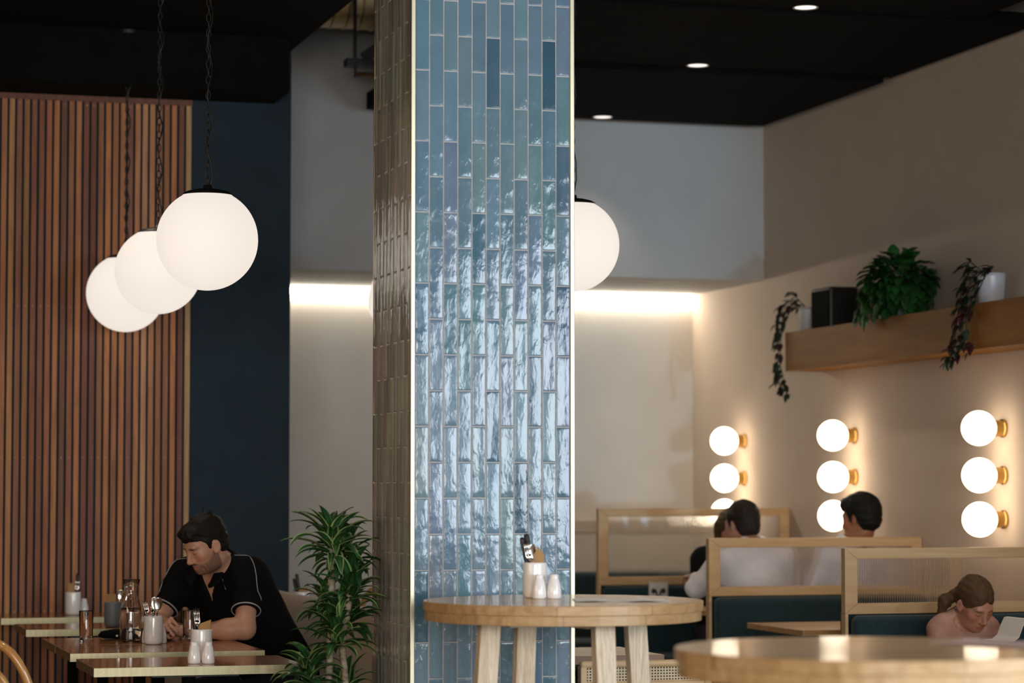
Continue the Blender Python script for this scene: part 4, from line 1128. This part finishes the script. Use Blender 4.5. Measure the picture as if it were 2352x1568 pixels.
    if eyes:
        for sx in (-1, 1):
            mb = MB(); c = o + M @ (V3(sx * .031, .0768, -.003) * head_s) - org
            mb.ball(tuple(c), .0114 * head_s, 18, 12); mb.cur = 1
            dd = M @ V3(0, .84, -.54); mb.lathe([(0, .01175 * head_s), (.0035 * head_s, .0116 * head_s), (.0058 * head_s, .0105 * head_s)], 14, tuple(c), dd)
            mb.build('eye', [plain('eye_white', (.42, .37, .34), .5, spec=.2), plain('iris', (.03, .022, .016), .4)], t, smooth=True)
    def on_shirt(p, lift=.0012):
        p = np.array(p, float)[None]
        for _ in range(12):
            d = p_eval(sp, p); e = 1e-4
            gr = np.array([(p_eval(sp, p + V3(*[e if i == j else 0 for j in range(3)])) - d)[0] / e for i in range(3)])
            p = p - (d[0] - lift) * gr / (gr @ gr + 1e-9)
        return p[0]
    for kind, lines, r, m in (('piping', piping, .0016, 'grey_piping'), ('cuff_trim', cuff, .0028, 'grey_cuff')):
        for ln in lines or ():
            pts = [np.array(p, float) for p in ln]; Q = []
            for a, b2 in zip(pts, pts[1:]):
                for i in range(8): Q.append(on_shirt(a * (1 - i / 8) + b2 * i / 8))
            Q.append(on_shirt(pts[-1]))
            MB().tube([q - org for q in Q], r, 6).build(kind, plain(m, (.42, .42, .45), .6), t, smooth=True)
    if collar:
        sdf_object('collar', sm, collar, *[f(np.array([x for p in collar for x in (p_bound(p)[0] - p_bound(p)[1] - .01, p_bound(p)[0] + p_bound(p)[1] + .01)]), 0) for f in (np.min, np.max)], .004, parent=t)
    return t

def e_sdf(q, c, r):
    q = (q - np.array(c)) / np.array(r); k0 = np.sqrt((q * q).sum(1)); k1 = np.sqrt(((q / np.array(r)) ** 2).sum(1)) + 1e-9
    return k0 * (k0 - 1) / k1
def smin(a, b, k): hh = np.maximum(k - np.abs(a - b), 0) / k; return np.minimum(a, b) - hh * hh * k * .25
def smax(a, b, k): return -smin(-a, -b, k)
def seg(q, a, b, ra, rb):
    a = np.array(a, float); b = np.array(b, float); ba = b - a; t = np.clip((q - a) @ ba / (ba @ ba), 0, 1)
    return np.sqrt(((q - a - t[:, None] * ba) ** 2).sum(1)) - (ra + (rb - ra) * t)
def strands(q, a=.0030, f=230):
    x, y, z = q.T
    return a * (np.sin(f * x + 31 * y + 3 * np.sin(40 * z)) * .5 + np.sin(f * .7 * z - 60 * y + 2 * np.sin(55 * x)) * .5)
def hair_short(top=.022, side=.008, quiff=0., nape=-.078, burn=-.030, fringe=.052, tuft=False):
    def f(q):
        x, y, z = q.T
        d = e_sdf(q, (0, -.016, .038), (.0735 + side, .0965 + side * 1.2, .084 + top))
        d = smin(d, e_sdf(q, (0, -.045, -.02), (.062 + side * .6, .060 + side, .060)), .02)
        if quiff: d = smin(d, e_sdf(q, (0, .062, .086), (.056, .044, .020 + quiff)), .03)
        if tuft:
            for k, (tx, ty) in enumerate(((-.02, -.03), (.0, -.045), (.02, -.035), (.01, -.06), (-.012, -.058), (.03, -.055), (-.03, -.048))):
                d = smin(d, seg(q, (tx, ty, .10), (tx * 1.4, ty - .022, .128 + .006 * (k % 3)), .010, .002), .012)
        zb = np.interp(y, [-.12, -.085, -.05, -.034, -.022, -.006, .006, .010, .026, .031, .050, .066, .09, .13],
                       [nape - .002, nape, nape + .01, -.055, .012, .026, .020, burn, burn - .002, .016, .046, fringe + .004, fringe, fringe - .006])
        zb = zb + .004 * np.sin(90 * x + 40 * y)
        d = d + strands(q)
        return smax(d, zb - z, .008)
    return f
HB = [(-.13, -.17, -.13), (.13, .16, .18)]

# --- the man in black at the left
faceM = (-.930, -.368)
Mh = head_frame(faceM, math.radians(27), math.radians(-3))
def beard(X, Y, Z, mix):
    ax = np.abs(X)
    jaw = 1 / (1 + np.exp(-( -.047 - .55 * np.maximum(0, .062 - Y) * 0 + .0 - Z) / .005))
    jaw = np.clip(1 / (1 + np.exp((Z - np.interp(Y, [-.02, .0, .02, .05, .075, .1], [-.012, -.014, -.036, -.056, -.060, -.060])) / .004)), 0, 1)
    jaw = jaw * (Y > -.012) * (Z > -.125) * (ax < .0665)
    lipz = np.exp(-((X / .020) ** 4 + ((Z + .0715) / .0095) ** 4)) * (Y > .07)
    mus = np.exp(-((X / .027) ** 4 + ((Z + .0565) / .0055) ** 4)) * (Y > .06)
    nse = .85 + .3 * np.sin(X * 900) * np.sin(Z * 870 + Y * 500)
    mix(np.clip(jaw * .78 * nse, 0, .9) * (1 - lipz) * (1 - np.exp(-((X / .013) ** 4 + ((Z + .083) / .006) ** 4)) * .4), (.050, .032, .024))
    mix(mus * .75 * (1 - lipz), (.035, .022, .017))
MAN = dict(hip=(2.17, 11.05, .565), chest=(1.985, 11.015, .895), neck=(1.915, 10.985, 1.075), head=(1.822, 10.835, 1.174), M=Mh,
           shL=(2.012, 10.862, 1.030), shR=(1.785, 11.165, 1.022), elL=(1.972, 10.715, .818), elR=(1.640, 11.06, .822), wrL=(1.742, 10.795, .806), wrR=(1.672, 10.860, .828),
           knL=(1.86, 10.60, .50), knR=(1.70, 10.93, .50), anL=(1.80, 10.50, .10), anR=(1.62, 10.88, .10), toe=(-.80, -.6, 0))
d_ = V3(-.79, -.61, 0); sd_ = V3(.236, -.31, 0) / .39
nk = V3(*MAN['neck']); chc = V3(*MAN['chest'])
vfront = nk + d_ * .070 + V3(0, 0, -.005)
vtip = nk + d_ * .165 + V3(0, 0, -.155)
ncut = [cap(vfront + sd_ * .022, vtip, .056, .008, .006, -1), cap(vfront - sd_ * .022, vtip, .056, .008, .006, -1), cap(nk + d_ * .02 + V3(0, 0, .04), vfront, .066, .04, .008, -1)]
def man_v(X):      # the open neck of the polo
    q = X - nk; f = q @ d_; s_ = q @ sd_; z = q[:, 2]
    w = np.clip((z + .165) / .185, 0, 1.3) * .066
    return np.maximum(np.maximum(np.abs(s_) - w, -f + .0), -(z + .165)) * .8
def ring_pts(c, f, s_, r, a0, a1, n, z0=0., zf=0.): return [c + f * r * math.cos(a) + s_ * r * math.sin(a) + V3(0, 0, z0 + zf * math.cos(a)) for a in np.linspace(a0, a1, n)]
col_pts = ring_pts(nk + d_ * .012, d_, sd_, .078, math.radians(48), math.radians(312), 15, .026, -.018)
COLLAR = [cap(a, b, .0135, k=.012) for a, b in zip(col_pts, col_pts[1:])] + [cap(a - V3(0, 0, .016) + (a - nk) * .05, b - V3(0, 0, .016) + (b - nk) * .05, .0125, k=.014) for a, b in zip(col_pts, col_pts[1:])]
for e_, q_ in ((col_pts[0], 1), (col_pts[-1], -1)):
    tip = nk + d_ * .128 + sd_ * q_ * .055 + V3(0, 0, -.080); out = nk + d_ * .112 + sd_ * q_ * .098 + V3(0, 0, -.060)
    COLLAR += [cap(e_ - V3(0, 0, .004), tip, .0125, .0075, .012), cap(e_ - V3(0, 0, .02) + sd_ * q_ * .014, out, .0125, .0075, .014), cap(tip, out, .0075, .0075, .012), cap(e_ - V3(0, 0, .012) + sd_ * q_ * .007, (tip + out) / 2, .012, .008, .014)]
shL, shR = V3(*MAN['shL']), V3(*MAN['shR'])
def cuff_ring(sh, el, f, r, a0=0, a1=2 * pi, n=20):
    x, y, z = frame(V3(*el) - V3(*sh)); c = V3(*sh) + (V3(*el) - V3(*sh)) * f
    return [c + x * r * math.cos(a) + y * r * math.sin(a) for a in np.linspace(a0, a1, n)]
PIPE = [[nk + sd_ * .085 + V3(0, 0, .03) + d_ * .02, shL + V3(0, 0, .07) - d_ * .0, shL + sd_ * .065 + d_ * .03, shL + sd_ * .05 + d_ * .05 + V3(0, 0, -.12), shL + sd_ * .03 + d_ * .06 + V3(0, 0, -.15)],
        [nk + sd_ * .080 + d_ * .11 + V3(0, 0, -.02), nk + sd_ * .088 + d_ * .13 + V3(0, 0, -.07), nk + sd_ * .085 + d_ * .14 + V3(0, 0, -.11)],
        [nk - sd_ * .085 + V3(0, 0, .02) + d_ * .03, shR + V3(0, 0, .06) + d_ * .03, shR - sd_ * .02 + d_ * .07 + V3(0, 0, -.02), shR - sd_ * .005 + d_ * .09 + V3(0, 0, -.10)]]
person('person', 'bearded man in a black short-sleeved polo leaning on a low table by the slats', MAN, (.56, .30, .205), hair_short(.014, .006, .010, -.07, -.034, .046, True), HB, (.0035, .0037, .004),
       h=.0042, hh=.0032, paint=beard, sleeve=.66, sleeve_r=1.22, hands={'L': ((-.88, .42, .12), (.05, -.12, 1.), 1, dict(curl=(.75, .8, .5), thumb=1.7)), 'R': ((-.25, -.93, .12), (-.75, .1, .75), 1, dict(curl=(.55, .6, .4)))},
       extra_shirt=[cap(shL - d_ * .045 - sd_ * .02 + V3(0, 0, -.02), V3(2.20, 10.99, .62), .085, .135, .06), cap(shR - d_ * .05 + V3(0, 0, -.02), V3(2.16, 11.10, .62), .08, .12, .06)], vcut=man_v, collar=COLLAR, piping=PIPE, cuff=[cuff_ring(MAN['shL'], MAN['elL'], .645, .062), cuff_ring(MAN['shR'], MAN['elR'], .645, .062)], hair_col=(.010, .0075, .006), head_s=.95)
ph = thing('mobile_phone', 'dark mobile phone held in the hands of the man in black', 'phone', (1.600, 10.775, .803), math.radians(20))
MB().box((-.036, -.074, 0), (.036, .074, .008)).build('case', M_dark, ph, bevel=.003)
MB().box((-.033, -.070, .0081), (.033, .070, .0086)).build('screen', plain('phone_glass', (.01, .011, .013), .08), ph)

# --- the two in white shirts behind the middle screen
WHITE = (.86, .84, .92)
def sit(hip, f, headpos, M, lean_f=.02, w=.19, arms=None, hipz=.565, s=1., neckz=1.06):
    """joints of a seated figure facing f"""
    f = np.array([f[0], f[1], 0.]); f /= np.linalg.norm(f); l = V3(-f[1], f[0], 0)
    hip = np.array([hip[0], hip[1], hipz]); nk = hip + f * lean_f + V3(0, 0, neckz - hipz)
    J = dict(hip=hip, chest=hip * .36 + nk * .64 + V3(0, 0, -.01), neck=nk, head=headpos, M=M, shL=nk + l * w * s + V3(0, 0, -.045), shR=nk - l * w * s + V3(0, 0, -.045), toe=f)
    for q, sg in (('L', 1), ('R', -1)):
        sh = J['sh' + q]
        J['el' + q] = sh + l * sg * .07 * s + f * .10 * s + V3(0, 0, -.25 * s); J['wr' + q] = J['el' + q] + f * .20 * s - l * sg * .09 * s + V3(0, 0, .06 * s)
        J['kn' + q] = hip + f * .42 * s + l * sg * .11 * s + V3(0, 0, -.03); J['an' + q] = J['kn' + q] + f * .03 + V3(0, 0, -(hipz - .12))
    if arms: J.update(arms)
    return J
H2 = lambda q, f: {q: (f, (0, 0, 1), 1 if q == 'L' else -1)}
M1 = head_frame((-.35, 1.), math.radians(8))
J1 = sit((5.06, 12.70), (-.08, 1.), (5.030, 12.77, 1.216), M1, .0, .165, neckz=1.085, arms=dict(elL=(4.785, 12.80, .885), wrL=(4.86, 13.02, .93)))
person('person', 'brown-haired person in a white shirt seen from behind through the middle reeded screen', J1, (.42, .22, .15), hair_short(.014, .008, 0, -.085, -.02), HB, WHITE, h=.008, hh=.006, sleeve=1., hands={**H2('L', (0, 1, 0)), **H2('R', (0, 1, 0))}, hair_col=(.020, .012, .009))
M2 = head_frame((-.56, .83), math.radians(6))
J2 = sit((5.64, 12.72), (-.45, .89), (5.685, 12.70, 1.250), M2, .02, .165, neckz=1.09)
person('person', 'black-haired person in a white shirt in profile beside the right wall', J2, (.36, .15, .075), hair_short(.024, .016, .012, -.095, -.028, .044), HB, WHITE, h=.008, hh=.006, sleeve=1., hands={**H2('L', (-.6, .8, 0)), **H2('R', (-.6, .8, 0))}, hair_col=(.006, .006, .006))

# --- the person opposite them, mostly hidden
def hair_long(q):
    x, y, z = q.T
    d = e_sdf(q, (0, -.016, .038), (.084, .107, .098))
    for s in (-1, 1): d = smin(d, seg(q, (s * .072, -.015, .03), (s * .078, .0, -.17), .030, .026), .03)
    d = smin(d, seg(q, (0, -.08, .0), (0, -.085, -.17), .05, .045), .04)
    face = e_sdf(q, (0, .10, -.045), (.058, .075, .105))
    return smax(d + strands(q), -face, .01)
M3 = head_frame((-.22, -1.), math.radians(10))
J3 = sit((5.36, 13.86), (-.1, -1.), (5.335, 13.70, 1.168), M3, .10, .165, neckz=1.04)
person('person', 'person in a dark top facing the room, mostly hidden behind the brown-haired head', J3, (.45, .24, .16), hair_long, [(-.15, -.18, -.24), (.15, .16, .18)], (.008, .009, .011), h=.009, hh=.007, sleeve=1., hands={**H2('L', (0, -1, 0)), **H2('R', (0, -1, 0))}, hair_col=(.075, .045, .018))

# --- the girl in front of the nearest screen
def hair_tied(q):
    x, y, z = q.T
    d = e_sdf(q, (0, -.016, .038), (.080, .104, .094))
    d = smin(d, e_sdf(q, (0, -.05, -.015), (.066, .058, .055)), .02)
    zb = np.interp(y, [-.12, -.08, -.04, -.02, .0, .02, .05, .075, .1], [-.07, -.07, -.045, -.004, .0, -.002, .018, .050, .060]) + np.interp(np.abs(x), [0, .015, .06], [.014, .0, -.022]) * (y > .02)
    d = smax(d + strands(q, .0018), zb - z, .008)
    d = smax(d, .0016 - np.abs(x + .008) - .06 * np.maximum(0, .09 - z), .003)      # centre parting
    p = smin(seg(q, (.03, -.10, -.01), (.075, -.115, -.07), .026, .030), seg(q, (.075, -.115, -.07), (.10, -.09, -.145), .030, .012), .02)
    return smin(d, p + strands(q), .012)
M4 = head_frame((.20, -1.), math.radians(36), math.radians(6))
J4 = sit((5.08, 10.36), (.02, -1.), (5.085, 10.155, .912), M4, .10, .130, hipz=.53, s=.80, neckz=.832)
STR = noisy('pink_striped_cotton', (.40, .19, .15), (.50, .30, .24), 12., .85)
person('person', 'girl with tied-back light brown hair and pink top looking down behind the corner table', J4, (.50, .245, .165), hair_tied, [(-.14, -.19, -.2), (.16, .16, .17)], (.45, .24, .2), h=.006, hh=.005, scale=.80, head_s=.93, shirt_mat=STR, hands={**H2('L', (.2, -1, 0)), **H2('R', (.2, -1, 0))}, hair_col=(.085, .048, .022), neck_cut=[ell(V3(*J4['neck']) + V3(0, -.07, .0), (.075, .05, .04), None, .01, -1)])
bo = thing('paper_menu', 'open white menu card standing on the booth table in front of the girl', 'menu', (5.02, 9.86, .7102))
mb = MB(); pts = [(.00, .055), (.045, .058), (.07, .075), (.088, .118), (.105, .150), (.122, .152)]
for a, b in zip(pts, pts[1:]):
    mb.add([(a[0], -.10, a[1]), (b[0], -.10, b[1]), (b[0], .10, b[1]), (a[0], .10, a[1]), (a[0] + .001, -.10, a[1] - .0015), (b[0] + .001, -.10, b[1] - .0015), (b[0] + .001, .10, b[1] - .0015), (a[0] + .001, .10, a[1] - .0015)],
           [(0, 1, 2, 3), (7, 6, 5, 4), (0, 4, 5, 1), (2, 6, 7, 3), (0, 3, 7, 4), (1, 5, 6, 2)])
mb.box((-.05, -.10, 0), (.122, .10, .0015)).box((-.012, -.10, .0015), (.0, .10, .056)); mb.build('card', M_paper, bo)
# ------------------------------------------------------------------ light
def area(name, loc, target, sx, sy, power, c):
    l = bpy.data.lights.new(name, 'AREA'); l.shape = 'RECTANGLE'; l.size = sx; l.size_y = sy; l.energy = power; l.color = c
    o = bpy.data.objects.new(name, l); COL.objects.link(o); o.location = loc
    o.rotation_euler = (Vector(target) - Vector(loc)).to_track_quat('-Z', 'Y').to_euler()
    return o
for x, wd, pw in ((2.85, .48, 14.), (3.65, .48, 13.), (4.34, .16, 5.), (4.50, .05, 13.), (4.67, .16, 5.), (5.60, .38, 11.)): area('front_window_daylight', (x, -4.42, 1.97), (x, 10, 1.97), wd, 2.04, pw, (.84, .92, 1.))
l = bpy.data.lights.new('street_daylight', 'SPOT'); l.energy = 5500.; l.color = (.42, .74, 1.); l.spot_size = math.radians(6.4); l.spot_blend = .2; l.shadow_soft_size = .32
o = bpy.data.objects.new('street_daylight', l); COL.objects.link(o); o.location = (4.2, -14., .9); o.rotation_euler = (Vector((5.1, 14.56, 2.4)) - o.location).to_track_quat('-Z', 'Y').to_euler()
area('side_window_daylight', (XW + .02, -.35, 1.97), (-10, -.35, 1.97), 7.8, 2.04, 860., (.82, .91, 1.))
area('front_left_fill', (-.5, -4.40, 1.97), (-.5, 10, 1.97), 5.2, 2.04, 560., (1., .95, .88))  # added soft fill from the front left, no source seen there
area('left_warm_fill', (-3.95, 4.5, 2.4), (10, 4.5, 2.2), 5.0, 1.6, 130., (1., .68, .40))  # added warm fill for left-facing sides; the left wall has no window
def spot(name, loc, power, ang=80):
    l = bpy.data.lights.new(name, 'SPOT'); l.energy = power; l.color = (1., .84, .66); l.spot_size = math.radians(ang); l.spot_blend = .6; l.shadow_soft_size = .05
    o = bpy.data.objects.new(name, l); COL.objects.link(o); o.location = loc
for x, y, z, pw in ((4.63, 10.915, 3.63, 45), (4.689, 12.5, 3.615, 45), (4.745, 14.25, 3.59, 12), (4.6, 9.2, 3.63, 55), (4.5, 7.4, 3.63, 55), (2.6, 6.9, 3.75, 40), (1.5, 8.2, 3.75, 50), (1.5, 10.9, 3.75, 50), (1.5, 12.3, 3.75, 25)):  # beams of the visible downlights, then added fill beams with no fixtures
    spot('downlight_and_fill_beam', (x, y, z), pw)
w = bpy.data.worlds.new('World'); S.world = w; w.use_nodes = True
w.node_tree.nodes['Background'].inputs[0].default_value = (.6, .75, 1., 1); w.node_tree.nodes['Background'].inputs[1].default_value = .3

# ------------------------------------------------------------------ camera
cam = bpy.data.cameras.new('camera'); co = bpy.data.objects.new('camera', cam); COL.objects.link(co)
th, pt = math.radians(16.37004), math.radians(3.30748)
r = Vector((math.cos(th), -math.sin(th), 0)); fw = Vector((math.sin(th) * math.cos(pt), math.cos(th) * math.cos(pt), math.sin(pt))); up = r.cross(fw)
m = Matrix((r, up, -fw)).transposed().to_4x4(); m.translation = (0, 0, 1.407); co.matrix_world = m
cam.sensor_width = 36.; cam.lens = 5866. / 2352 * 36; cam.clip_start = .1; cam.clip_end = 60
cam.dof.use_dof = True; cam.dof.focus_distance = 9.9; cam.dof.aperture_fstop = 2.6
S.camera = co
vs = S.view_settings; vs.view_transform = 'Standard'; vs.look = 'None'; vs.exposure = 0.; vs.gamma = 1.; vs.use_curve_mapping = False
cy = S.cycles; cy.use_denoising = True; cy.max_bounces = 10; cy.diffuse_bounces = 4; cy.glossy_bounces = 5; cy.transmission_bounces = 10
cy.sample_clamp_indirect = 6.; cy.caustics_reflective = False; cy.use_adaptive_sampling = True
